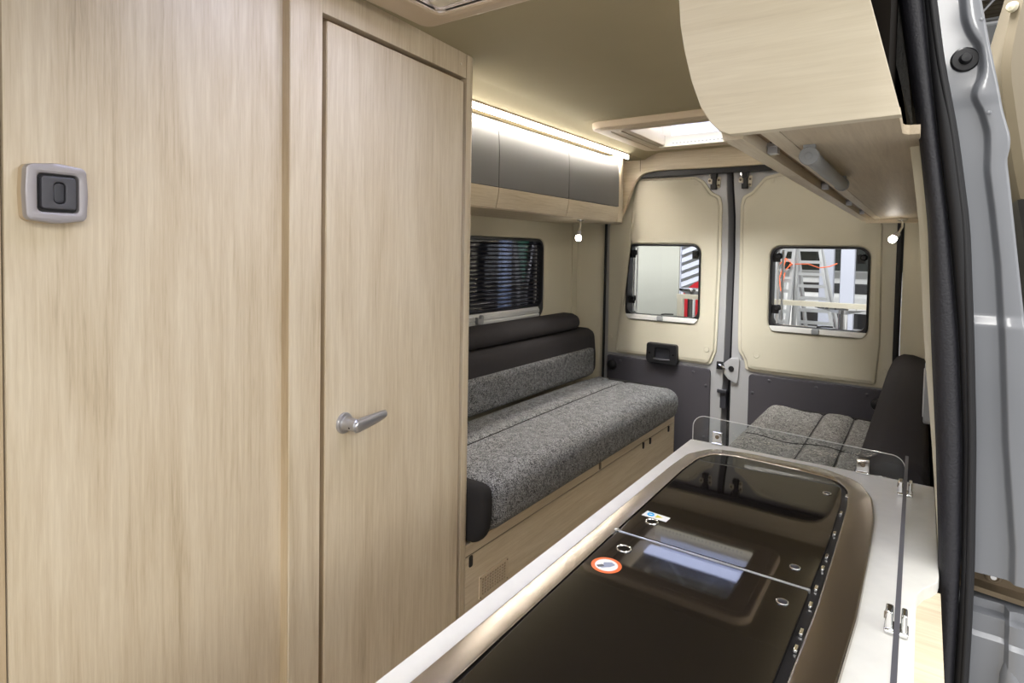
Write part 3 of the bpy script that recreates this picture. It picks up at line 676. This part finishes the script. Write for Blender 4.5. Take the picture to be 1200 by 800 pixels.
# small grey fitting on the right wall
t = thing('wall_fitting', 'slim light grey fitting on the right wall beside the charcoal back cushion', 'wall fitting', (.015, 1.5, -.335))
G().plate(rp([(1.44, -.333), (1.56, -.333), (1.56, -.222), (1.44, -.222)], .012), 'YZ', .034, .006, b=.004).done('casing', M['midgrey'], t)
G().plate(rp([(1.455, -.322), (1.545, -.322), (1.545, -.234), (1.455, -.234)], .008), 'YZ', .0065, .0045, b=.001).done('face_plate', M['lightgrey'], t)

# ================================================================ KITCHEN
ZT = -.43
t = thing('kitchen_cabinet', 'oak kitchen cabinet carrying the white worktop by the sliding door', 'cabinet', (-.2, .75, -1.33))
G().box(-.412, -.002, .12, 1.352, -1.33, -.4462).done('body', M['wy'], t)
G().box(-.002, .031, .12, .97, -1.33, -.4462).done('side_board', M['wx'], t)
wt = [(-.432, .14), (.005, .14), (.0045, .895), (.006, .915), (.012, .935), (.021, .952), (.027, .966), (.029, .985), (.027, 1.367), (-.432, 1.367)]
G().plate(rp(wt, [0, 0, .02, .01, .01, .01, .01, .01, .002, .004], 3), 'XY', -.446, ZT, b=.0015).done('worktop', M['worktop'], None, 'white marbled worktop with rounded cut-out by the door pillar', 'worktop')
# hob and sink unit
t = thing('hob_sink_unit', 'steel rimmed hob and sink unit under dark glass lids set in the worktop', 'hob', (-.23, .8, ZT))
ro = [(-.398, .25), (-.07, .25), (-.056, .676), (-.051, .80), (-.051, 1.0), (-.053, 1.12), (-.062, 1.215), (-.088, 1.292), (-.150, 1.329), (-.30, 1.329), (-.37, 1.312), (-.400, 1.245), (-.404, 1.15), (-.402, .7)]
ri = [(-.362, .27), (-.112, .27), (-.100, .60), (-.0945, .80), (-.0945, 1.0), (-.096, 1.15), (-.103, 1.235), (-.128, 1.277), (-.19, 1.290), (-.31, 1.297), (-.352, 1.283), (-.372, 1.235), (-.3765, 1.15), (-.372, .8)]
ro2 = rp(ro, [.05, .05, .3, .5, .5, .3, .1, .05, .05, .1, .05, .06, .1, .3], 4); ri2 = rp(ri, [.05, .05, .3, .5, .5, .3, .08, .04, .05, .1, .04, .06, .1, .3], 4)
G().plate(ro2, 'XY', ZT+.0003, ZT+.0065, [ri2], b=.0035).done('steel_rim', M['steel'], t)
G().plate(offset(ri2 if area(ri2) > 0 else ri2[::-1], -.0005), 'XY', ZT+.0003, ZT+.0012).done('inner_well', M['black'], t)
def lid(y0, y1, far):
    pts = [(-.3695, y0), (-.106, y0)]
    if far: pts += [(-.1035, 1.0), (-.105, 1.16), (-.112, 1.238), (-.137, 1.272), (-.19, 1.283), (-.31, 1.289), (-.3475, 1.277), (-.3675, 1.232), (-.3735, 1.15)]
    else: pts = [(-.355, y0), (-.12, y0), (-.110, .6), (-.106, y1), (-.3695, y1), (-.3665, .6)]
    r = [.006, .006]+[.2, .2, .06, .03, .04, .06, .03, .05, .1] if far else [.03, .03, .2, .006, .006, .2]
    return G().plate(rp(pts, r, 4), 'XY', ZT+.0013, ZT+.0062, b=.0012)
l2 = lid(.8335, 1.29, True).done('glass_lid', M['lid'], t); l1 = lid(.285, .8275, False).done('glass_lid', M['lid'], t)
G().box(-.3695, -.1055, .8285, .8315, ZT+.0015, ZT+.0072).done('lid_joint_strip', M['satin'], t, bevel=.0008)
G().lathe([(.0045, 0), (.0045, .003), (.003, .004)], (-.371, .830, ZT+.0045), (0, 0, 1), 12).done('lid_pivot', M['chrome'], t)
zl = ZT+.0062
def finger_ring(x, y, par, r):
    a = G().torus((x, y, zl+.0006), (0, 0, 1), r, .0013, 28, 8).done('lid_ring', M['chrome'], par)
    G().lathe([(r-.0005, 0), (r-.0005, .0006)], (x, y, zl), (0, 0, 1), 24).done('ring_well', M['dark_gap'], a)
finger_ring(-.339, .889, l2, .0092); finger_ring(-.339, .783, l1, .0098)
for x, y, p in ((-.130, 1.189, l2), (-.131, .878, l2), (-.129, .780, l1)):
    a = G().torus((x, y, zl+.0006), (0, 0, 1), .0062, .0011, 24, 8).done('lid_ring', M['chrome'], p)
    G().lathe([(.0058, 0), (.0058, .001), (.003, .0022)], (x, y, zl), (0, 0, 1), 18).done('ring_cap', M['anthracite2'], a)
# stickers on the lids
sq = [(-.3615, .903), (-.321, .9025), (-.320, .9205), (-.360, .924)]
st = G().plate(sq, 'XY', zl, zl+.0003).done('sticker', M['white'], l2)
G().torus((-.3500, .9133, zl+.0004), (0, 0, 1), .0044, .0014, 24, 6).done('sticker_print', M['blue'], st)
G().plate([(-.3405, .907), (-.3300, .9125), (-.3405, .918)], 'XY', zl+.0003, zl+.0006).done('sticker_print', M['yellow'], st)
st = G().plate(circ(-.3395, .7275, .0205, 36), 'XY', zl, zl+.0003, [circ(-.3395, .7275, .0155, 36)]).done('sticker', M['orange'], l1)
G().plate(circ(-.3395, .7275, .0158, 36), 'XY', zl, zl+.00025).done('sticker_print', M['white'], st)
G().plate(rp([(-.349, .720), (-.342, .7175), (-.333, .726), (-.3295, .7345), (-.3365, .738), (-.3455, .7315), (-.3435, .727)], .002), 'XY', zl+.0002, zl+.0005).done('sticker_print', M['greyprint'], st)
G().plate(rp([(-.3505, .719), (-.346, .7165), (-.340, .723), (-.345, .726)], .001), 'XY', zl+.0004, zl+.0007).done('sticker_print', M['anthracite'], st)
for y in (1.205, 1.12, 1.03, .945, .905, .845, .80, .735, .70):
    G().box(-.1030, -.0985, y-.006, y+.006, ZT+.0012, ZT+.005).done('lid_hinge', M['chrome'], t, bevel=.0008)
# glass splash guards
def clip(t, x, y, along):
    """chrome clamp gripping a glass edge; along = direction of the pane"""
    if along == 'X':
        c = G().box(x-.011, x+.011, y-.009, y-.001, ZT, ZT+.030).box(x-.012, x+.012, y-.012, y+.004, ZT, ZT+.006)
        c = c.done('clamp', M['chrome'], t, bevel=.002)
        G().lathe([(.0045, 0), (.0045, .0012), (.003, .0018)], (x, y-.009, ZT+.019), (0, -1, 0), 14).done('clamp_screw', M['bronze'], c)
    else:
        c = G().box(x-.010, x-.002, y-.010, y+.010, ZT, ZT+.026).box(x+.0055, x+.0115, y-.010, y+.010, ZT, ZT+.026).box(x-.011, x+.013, y-.012, y+.012, ZT, ZT+.006)
        c = c.done('clamp', M['chrome'], t, bevel=.002)
        G().lathe([(.004, 0), (.004, .0012)], (x-.010, y, ZT+.016), (-1, 0, 0), 14).done('clamp_screw', M['bronze'], c)
t = thing('glass_guard', 'low clear glass splash guard across the rear end of the worktop', 'glass guard', (-.22, 1.371, ZT), 'glass splash guards')
G().plate(rp([(-.428, -.431), (-.019, -.431), (-.019, -.384), (-.428, -.371)], [.002, .002, .034, .034], 10), 'XZ', 1.3715, 1.3675, b=.0006).done('pane', M['glass'], t)
ge = rp([(-.428, -.430), (-.019, -.430), (-.019, -.384), (-.428, -.371)], [0, 0, .034, .034], 10)
G().tube([(x, 1.3675, z) for x, z in ge[1:]+[ge[0]]], .0009, 6).done('painted_edge_glint', M['lightgrey'], t)  # pale tube painted in for the bright line along the glass edge
clip(t, -.370, 1.366, 'X'); clip(t, -.088, 1.366, 'X')
t = thing('glass_guard', 'clear glass splash guard running along the door side of the worktop', 'glass guard', (-.013, .75, ZT), 'glass splash guards')
pm = Matrix.Translation((-.0165, 1.335, 0)) @ Matrix.Rotation(math.radians(.47), 4, 'Z')
G(pm).plate(rp([(-1.15, -.4295), (0, -.4295), (0, -.372), (-1.15, -.372)], [.002, .002, .008, .03], 6), 'YZ', -.002, .002, b=.0006).done('pane', M['glass'], t)
G(pm).box(-.0025, .0025, -1.13, -.004, -.3719, -.3705).done('edge_strip', M['anthracite'], t)
clip(t, -.0175, 1.288, 'Y'); clip(t, -.0145, .808, 'Y')

# ================================================================ DOOR PILLAR
T0 = [(-.9, .029), (-.587, .029), (-.514, .030), (-.418, .029), (-.255, .020), (-.115, .010), (.043, .001), (.173, -.014), (.262, -.029), (.359, -.043), (.6, -.085)]
T1 = [(-.9, .050), (-.577, .051), (-.505, .052), (-.411, .053), (-.249, .049), (-.112, .040), (.043, .024), (.171, .007), (.258, -.004), (.352, -.014), (.6, -.045)]
S1 = [(-.9, .064), (-.57, .066), (-.499, .067), (-.406, .067), (-.246, .063), (-.11, .056), (.043, .046), (.168, .029), (.267, .011), (.349, .000), (.6, -.030)]
zz = [-.95+(.6+.95)*k/60 for k in range(61)]
def trim_sec(z):
    a, b = smooth_interp(T0, z), smooth_interp(T1, z); w = b-a
    return [(a, 1.066, z), (a-.0005, 1.012, z), (a+.12*w, 1.000, z), (a+.35*w, .994, z), (a+.65*w, .993, z), (a+.88*w, .998, z), (b, 1.008, z), (b+.002, 1.066, z)]
G().loft([trim_sec(z) for z in zz]).done('trim_10', M['trim_black'], kind='structure', ang=60)
def seal_sec(z):
    b, c = smooth_interp(T1, z), smooth_interp(S1, z); m = (b+c)/2; r = (c-b)/2
    pts = []
    for k in range(14):
        a = 2*PI*k/14; rr = r*(1+.06*math.cos(3*a)); pts.append((m+rr*1.02*math.cos(a), 1.003+rr*1.1*math.sin(a), z))
    return pts
g = G(); g.loft([seal_sec(z) for z in zz])
g.loft([[(smooth_interp(S1, z)-.006+.0035*math.cos(a), .9955+.0035*math.sin(a), z) for a in [2*PI*k/8 for k in range(8)]] for z in zz])
g.done('trim_11', M['black_soft'], kind='structure', ang=60)
# painted pillar
RID = [(-.43, .108), (-.383, .107), (-.247, .095), (-.11, .087), (-.008, .079), (.061, .071), (.119, .063), (.142, .063), (.17, .062), (.2, .054), (.218, .045), (.232, .047), (.243, .052), (.257, .053), (.286, .049), (.305, .038), (.324, .032), (.353, .029), (.6, .018)]
OUT = [(-.43, .129), (-.404, .128), (-.242, .122), (-.108, .112), (-.041, .104), (.044, .094), (.095, .088), (.134, .083), (.145, .086), (.162, .086), (.197, .077), (.231, .071), (.283, .061), (.349, .049), (.6, .022)]
zp = [-.430+(.6+.430)*k/150 for k in range(151)]
def pil(z):
    s = smooth_interp(S1, z)-.012; r = (interp(RID, z-.006)+2*interp(RID, z)+interp(RID, z+.006))/4; o = (interp(OUT, z-.006)+2*interp(OUT, z)+interp(OUT, z+.006))/4
    y = 1.030 + (.004 if -.085 < z < .215 else 0) + (.003 if z > .215 else 0)
    return [(s, 1.10, z), (s, y, z), (r-.005, y, z), (r-.0015, y-.002, z), (r+.001, y-.010, z), (r+.004, y-.012, z), (o-.004, y-.012, z), (o-.001, y-.010, z), (o, y-.004, z), (o+.004, 1.10, z)]
pl = thing('trim_12', None, None, (.06, 1.06, -.43), kind='structure')
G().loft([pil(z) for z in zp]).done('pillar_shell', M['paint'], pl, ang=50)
b = G().lathe([(.0165, 0), (.0165, .0015), (.0145, .0035), (.0075, .004), (.0070, .010), (.0055, .013), (0, .0135)], (.034, 1.0322, .272), (.12, -1, .0), 28).done('rubber_stop', M['black'], pl)
for x, y_, z in ((.050, 1.0215, .320), (.062, 1.0215, .195), (.052, 1.034, .218), (.038, 1.034, .05), (.06, 1.034, -.14)):
    G().lathe([(.0028, 0), (.0028, .0006), (.0015, .0012)], (x, y_, z), (0, -1, 0), 12).done('weld_dimple', M['paint'], pl)
# recess for the door roller, rail and lower pillar
t = thing('trim_13', None, None, (.09, 1.07, -.95), kind='structure')
G().box(.05, .20, 1.075, 1.085, -.50, -.42).done('recess_back', M['bronze'], t)
G().loft([[(.05, 1.05, z0_), (.20, 1.05, z0_-.012), (.20, 1.075, z0_-.012), (.05, 1.075, z0_)] for z0_ in (-.456, -.463)]).done('roller_rail', M['bronze'], t)
G().lathe([(.0105, 0), (.0105, .006), (.009, .010), (.004, .011)], (.092, 1.072, -.4435), (0, -1, 0), 24).torus((.092, 1.061, -.4435), (0, 1, 0), .0065, .001).done('roller', M['bronze'], t)
G().lathe([(.0035, 0), (.0035, .002)], (.092, 1.061, -.4435), (0, -1, 0), 12).done('roller_bolt', M['chrome'], t)
def low(z):
    k = .012 if z > -.490 else 0
    k2 = .006*(1 if z < -.515 else 0)
    s = smooth_interp(S1, z)-.012
    y = 1.040+k-k2
    return [(s, 1.1, z), (s, y, z), (.098, y, z), (.104, y-.002, z), (.108, y-.012-k*.5, z), (.114, y-.014, z), (.126, y-.014, z), (.19, y-.002, z), (.2, 1.1, z)]
zl_ = [-.95, -.75, -.6, -.56, -.53, -.52, -.515, -.512, -.5, -.494, -.490, -.486, -.48, -.474]
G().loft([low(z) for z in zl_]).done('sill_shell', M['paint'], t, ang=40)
G().tube([(.112, 1.028, -.95), (.112, 1.028, -.56), (.112, 1.033, -.535)], [.012, .012, .006], 14).done('sill_bead', M['paint'], t)
# opened sliding door beyond the pillar
t = thing('sliding_door', 'open sliding door with beige inner face beyond the grey door pillar', 'vehicle door', (.2, 1.7, -1.33))
M['sd'] = plain('grey_beige_door_lining', '#6f6655', .6)
SD = [(-1.33, .165), (-.3, .160), (.05, .135), (.148, .115), (.25, .100), (.313, .091), (.35, .0925), (.39, .098), (.431, .1045), (.6, .128)]
zs = [.10+.5*k/20 for k in range(21)]
G().loft([[(smooth_interp(SD, z), 1.302, z), (smooth_interp(SD, z)+.012, 1.290, z), (smooth_interp(SD, z)+.07, 1.290, z), (smooth_interp(SD, z)+.085, 1.31, z), (smooth_interp(SD, z)+.085, 2.3, z), (smooth_interp(SD, z), 2.3, z)] for z in zs]).done('door_lining', M['sd'], t)
zs = [-1.33+1.429*k/20 for k in range(21)]
G().loft([[(smooth_interp(SD, z)-.004, 1.302, z), (smooth_interp(SD, z)+.012, 1.288, z), (smooth_interp(SD, z)+.09, 1.288, z), (smooth_interp(SD, z)+.09, 2.3, z), (smooth_interp(SD, z), 2.3, z)] for z in zs]).done('lining_painted_dark', M['black'], t)  # black put into the colour where the lining falls into darkness
G().lathe([(.007, 0), (.009, .004), (.007, .010), (0, .012)], (.105, 1.300, .418), (-.6, -1, 0), 16).done('door_button', M['beige_wall'], t)

# ================================================================ HALL OUTSIDE
ZG = -1.93
G().box(-12, 12, -10, 18, ZG-.05, ZG).done('floor_hall', M['hall_floor'], kind='structure')
G().box(-12, 12, 16, 16.1, ZG, 7).done('wall_hall_rear', M['hall_wall'], kind='structure')
G().box(-7.1, -7, -10, 16, ZG, 7).done('wall_hall_left', M['darkwall'], kind='structure')
rf = thing('ceiling_hall', None, None, (2.5, 11, 5), kind='structure')
g = G()
for k in range(44): g.box(-7, 6, 5+.25*k, 5.2+.25*k, 5.0, 5.06)
g.box(-7, 6, 5, 16, 5.06, 5.1); g.done('roof_deck', M['hall_roof'], rf)
g = G()
for k in range(6):
    y = 7+1.4*k
    g.tube([(-7, y, 4.3), (6, y, 4.3)], .05, 8).tube([(-7, y, 4.9), (6, y, 4.9)], .05, 8)
    for j in range(26): g.tube([(-7+.5*j, y, 4.3 if j % 2 else 4.9), (-6.5+.5*j, y, 4.9 if j % 2 else 4.3)], .03, 6)
g.done('roof_truss', M['alu'], rf)
def ladder(label, L0, L1, R0, R1, y0, y1, zs, back):
    """left rail L0 (top x) to L1 (foot x), right rail likewise; y0 at top, y1 at foot"""
    zt = max(zs)+.22; t = thing('stepladder', label, 'ladder', ((L1+R1)/2, y1, ZG), 'stepladders')
    def at(a, b, z):
        k = (zt-z)/(zt-ZG); return a+(b-a)*k, y0+(y1-y0)*k
    for a, b in ((L0, L1), (R0, R1)):
        G().obox(((a+b)/2, (y0+y1)/2, (zt+ZG)/2), (.011, 0, 0), (0, .028, 0), ((a-b)/2, (y0-y1)/2, (zt-ZG)/2)).done('rail', M['alu'], t)
    z = max(zs); step = (zs[0]-zs[-1])/(len(zs)-1)
    while z > ZG+.15:
        xl, yy = at(L0, L1, z); xr, _ = at(R0, R1, z)
        G().box(xl, xr, yy-.03, yy+.03, z-.011, z+.011).done('rung', M['alu'], t); z -= step
    for a, b in ((L0, L1), (R0, R1)):
        G().tube([(a, y0+.03, zt-.03), (b, y1+back, ZG)], .016, 8).done('support_leg', M['alu'], t)
    return t
ladder('aluminium stepladder with orange cord, left of the right rear window view', -.842, -.93, -.745, -.86, 4.6, 4.45, (.039, -.033, -.105, -.182, -.254, -.323, -.392, -.467), .7)
ladder('wider aluminium stepladder standing in front of the white van', -.872, -.70, -.72, -.33, 5.25, 5.1, (.046, -.042, -.14, -.236, -.331, -.425, -.525), .8)
G().tube([(-.84, 4.53, -.06), (-.80, 4.52, -.02), (-.76, 4.52, -.06), (-.80, 4.52, -.1), (-.77, 4.52, -.06), (-.70, 4.8, -.06), (-.66, 5.05, -.09), (-.60, 5.12, -.08), (-.55, 5.14, -.055)], .004, 8).tube([(-.80, 4.52, -.03), (-.835, 4.5, -.16), (-.82, 4.49, -.25), (-.80, 4.5, -.12)], .004, 8).done('power_cord', M['cord'], None, 'orange cord draped over the stepladders outside the right rear window', 'cord')
for i, (x0, x1, y, lb) in enumerate(((-.905, -.775, 7.0, 'pale grey square column left of the chrome pole table outside'), (-.662, -.545, 6.5, 'pale grey square column right of the wide stepladder'))):
    G().plate(rect(x0, x1, y-.06, y+.06, .008), 'XY', ZG, 3.0).box(x0-.03, x1+.03, y-.09, y+.09, ZG, ZG+.04).done('column', M['column'], None, lb, 'column')
# white van parked behind the ladders
t = thing('parked_van', 'white van facing the rear windows behind the stepladders', 'van', (-.9, 9.6, ZG))
side = [(9.1, ZG+.35), (9.0, ZG+.6), (9.0, -.55), (9.03, -.40), (9.12, -.30), (9.75, -.22), (10.5, .75), (11, .9), (14, .9), (14, ZG+.3)]
G().plate(rp(side, [.05, .1, .1, .1, .1, .1, .3, .2, .1, .05]), 'YZ', -1.95, .05).done('body', M['white_van'], t)
G().quad([(-1.78, 9.74, -.205), (-.12, 9.74, -.205), (-.25, 10.42, .66), (-1.65, 10.42, .66)]).quad([(-1.78, 9.745, -.21), (-.12, 9.745, -.21), (-.12, 9.78, -.24), (-1.78, 9.78, -.24)]).done('windscreen', M['dark_glass'], t)
G().plate(rect(-1.45, -.45, -.49, -.36, .03), 'XZ', 9.06, 8.985, b=.01).box(-1.5, -.4, 8.98, 9.02, -.95, -.75).done('grille', M['black'], t)
for x in (-1.72, -.18): G().plate(rect(x-.14, x+.14, -.52, -.34, .06), 'XZ', 9.08, 8.99, b=.02).done('headlight', M['lightgrey'], t)
for x in (-1.98, .08):
    for y in (9.75, 13.1): G().lathe([(.2, -.1), (.33, -.1), (.35, -.07), (.35, .07), (.33, .1), (.2, .1)], (x, y, ZG+.35), (1, 0, 0), 24).done('wheel', M['black'], t)
for x in (-2.12, .22): G().plate(rect(x-.1, x+.1, -.12, .15, .03), 'XZ', 9.9, 9.98, b=.01).box(min(x, -2.0 if x < -1 else .0), max(x, -2.0 if x < -1 else .0), 9.93, 9.96, -.05, -.02).done('wing_mirror', M['black'], t)
# chrome pole tables, rail, boards
def pole_table(x, y, z, label, half):
    t = thing('pole_table', label, 'table', (x, y, ZG), 'chrome pole tables')
    G().lathe([(.13, 0), (.13, .012), (.06, .03), (.028, .05), (.028, z-ZG-.01)], (x, y, ZG), (0, 0, 1), 28).done('pole', M['chrome'], t)
    G().lathe([(.03, -.05), (half*.6, -.03), (half, -.012), (half, 0), (half*.98, .004)], (x, y, z), (0, 0, 1), 36).done('table_top', M['chrome'], t)
pole_table(-.428, 4.4, -.325, 'chrome pole table outside the right rear window', .165)
pole_table(-1.415, 4.4, -.262, 'chrome pole table outside the left rear window', .09)
t = thing('barrier_rail', 'pale wooden barrier rail crossing both rear window views outside', 'barrier', (-.8, 4.0, ZG))
G().box(-1.385, .12, 3.985, 4.015, -.306, -.276).done('rail', M['offwhite'], t)
for x in (-1.36, .1): G().box(x-.02, x+.02, 3.985, 4.015, ZG, -.306).done('post', M['offwhite'], t)
G().box(-.74, -.535, 3.55, 3.75, -.44, -.402).box(-.70, -.68, 3.6, 3.7, ZG, -.44).box(-.60, -.58, 3.6, 3.7, ZG, -.44).done('side_table', M['wx'], None, 'small wooden table just outside the right rear window', 'table')
t = thing('display_panel', 'plain grey display panel filling most of the left rear window view', 'panel', (-1.64, 4.2, ZG))
G().plate(rect(-1.845, -1.447, ZG+.04, .55), 'XZ', 4.22, 4.2, b=.003).done('board', M['frosted'], t)
G().box(-1.80, -1.6, 4.15, 4.27, ZG, ZG+.04).done('foot', M['alu'], t)
G().plate(rp([(-1.11, ZG), (-.95, ZG), (-.935, -.334), (-1.05, -.345)], .02), 'XZ', 6.05, 6.0, b=.005).box(-1.10, -.96, 5.85, 6.2, ZG, ZG+.03).done('white_board', M['white'], None, 'white board standing behind the stepladders outside', 'board')
g = G(); 
for k in range(9): g.obox((-1.78, 5.5, .12-.075*k), (.085, 0, .035), (0, .02, 0), (-.003, .01, .022))
g.box(-1.90, -1.87, 5.48, 5.53, ZG, .5).box(-1.70, -1.67, 5.48, 5.53, ZG, .5); g.done('louvre_screen', M['column'], None, 'pale grey louvred screen behind the chrome pole table in the left rear window', 'screen')
G().plate([(-1.74, -1.55), (-1.55, -1.55), (-1.55, -.215), (-1.62, -.250), (-1.68, -.300), (-1.715, -.338)], 'XZ', 5.15, 5.1, b=.005).box(-1.72, -1.57, 5.0, 5.3, ZG, -1.55).done('red_stand', M['red'], None, 'red stand behind the chrome pole table in the left rear window', 'stand')
# poles and a green pennant outside the side window
for y, r, lb in ((3.60, .008, 'thin pale pole left of the broad one outside the side window'), (3.665, .028, 'broad pale blue pole outside the side window'), (3.735, .010, 'thin pale pole right of the broad one outside the side window')):
    G().tube([(-2.6, y, ZG), (-2.6, y, 1.0)], r, 10).lathe([(r+.004, 0), (r+.004, .02)], (-2.6, y, ZG), (0, 0, 1), 16).done('pole', M['curtain'], None, lb, 'pole')
t = thing('pennant', 'green triangular pennant on slanted grey struts outside the side window', 'pennant', (-2.62, 3.92, ZG))
G().plate([(3.845, .15), (4.03, .15), (3.95, -.26)], 'YZ', -2.622, -2.615).done('cloth', M['green'], t)
G().tube([(-2.62, 3.80, .15), (-2.62, 3.885, -.30), (-2.62, 3.90, ZG)], .014, 8).done('strut', M['alu'], t)
G().tube([(-2.62, 4.09, .05), (-2.62, 4.0, -.33), (-2.62, 4.0, ZG)], .008, 8).done('strut', M['alu'], t)

# ================================================================ LIGHT
w = bpy.data.worlds.new('hall_light'); bpy.context.scene.world = w; w.use_nodes = True
nt = w.node_tree; N, L = nt.nodes, nt.links; bg = N['Background']
tc = N.new('ShaderNodeTexCoord'); sx = N.new('ShaderNodeSeparateXYZ'); L.new(tc.outputs['Generated'], sx.inputs[0])
cr = N.new('ShaderNodeValToRGB'); e = cr.color_ramp.elements
e[0].position = .30; e[0].color = (.42, .41, .40, 1); e[1].position = .52; e[1].color = (1.0, .985, .96, 1)
mp = N.new('ShaderNodeMath'); mp.operation = 'MULTIPLY_ADD'; mp.inputs[1].default_value = .5; mp.inputs[2].default_value = .5
L.new(sx.outputs['Z'], mp.inputs[0]); L.new(mp.outputs[0], cr.inputs[0]); L.new(cr.outputs[0], bg.inputs[0]); bg.inputs[1].default_value = 1.05
def area_light(name, loc, aim, sx_, sy_, power, col):
    ld = bpy.data.lights.new(name, 'AREA'); ld.shape = 'RECTANGLE'; ld.size = sx_; ld.size_y = sy_; ld.energy = power; ld.color = col
    o = bpy.data.objects.new(name, ld); C.objects.link(o); o.location = (loc[0], loc[1], loc[2]+H)
    o.rotation_euler = (Vector(aim)-Vector(loc)).to_track_quat('-Z', 'Y').to_euler(); return o
area_light('hall_lamp', (5.5, -2.2, 2.4), (-.8, .8, -.2), 3.5, 1.6, 120, (1, .97, .92))
area_light('hall_lamp', (-.75, -4.2, 2.1), (-.8, 1.2, -.9), 1.8, 1.0, 150, (1, .97, .93))
area_light('hall_lamp', (-.8, .9, 3.6), (-.8, .9, 0), 2.0, 2.0, 560, (1, .98, .95))
area_light('hall_lamp', (-.85, 2.65, 3.6), (-.85, 2.65, 0), 2.0, 2.0, 75, (.94, .96, 1))

# ================================================================ CAMERA
f, cx, cy, yaw, pit, roll = 695.04, 592.99, 318.05, .615599, .0351683, -.0170516
F = Vector((-math.sin(yaw)*math.cos(pit), math.cos(yaw)*math.cos(pit), -math.sin(pit)))
R0 = Vector((math.cos(yaw), math.sin(yaw), 0)); U0 = R0.cross(F)
R = R0*math.cos(roll)-U0*math.sin(roll); U = R0*math.sin(roll)+U0*math.cos(roll)
cam = bpy.data.cameras.new('camera'); co = bpy.data.objects.new('camera', cam); C.objects.link(co)
mw = Matrix(((R.x, U.x, -F.x, 0), (R.y, U.y, -F.y, 0), (R.z, U.z, -F.z, H), (0, 0, 0, 1))); co.matrix_world = mw
cam.sensor_fit = 'HORIZONTAL'; cam.sensor_width = 36; cam.lens = f/1200*36
cam.shift_x = (600-cx)/1200; cam.shift_y = (cy-400)/1200; cam.clip_start = .01; cam.clip_end = 100
sc = bpy.context.scene; sc.camera = co
sc.view_settings.view_transform = 'Standard'; sc.view_settings.look = 'None'; sc.view_settings.gamma = 1; sc.view_settings.exposure = 0.57
sc.view_settings.use_curve_mapping = False
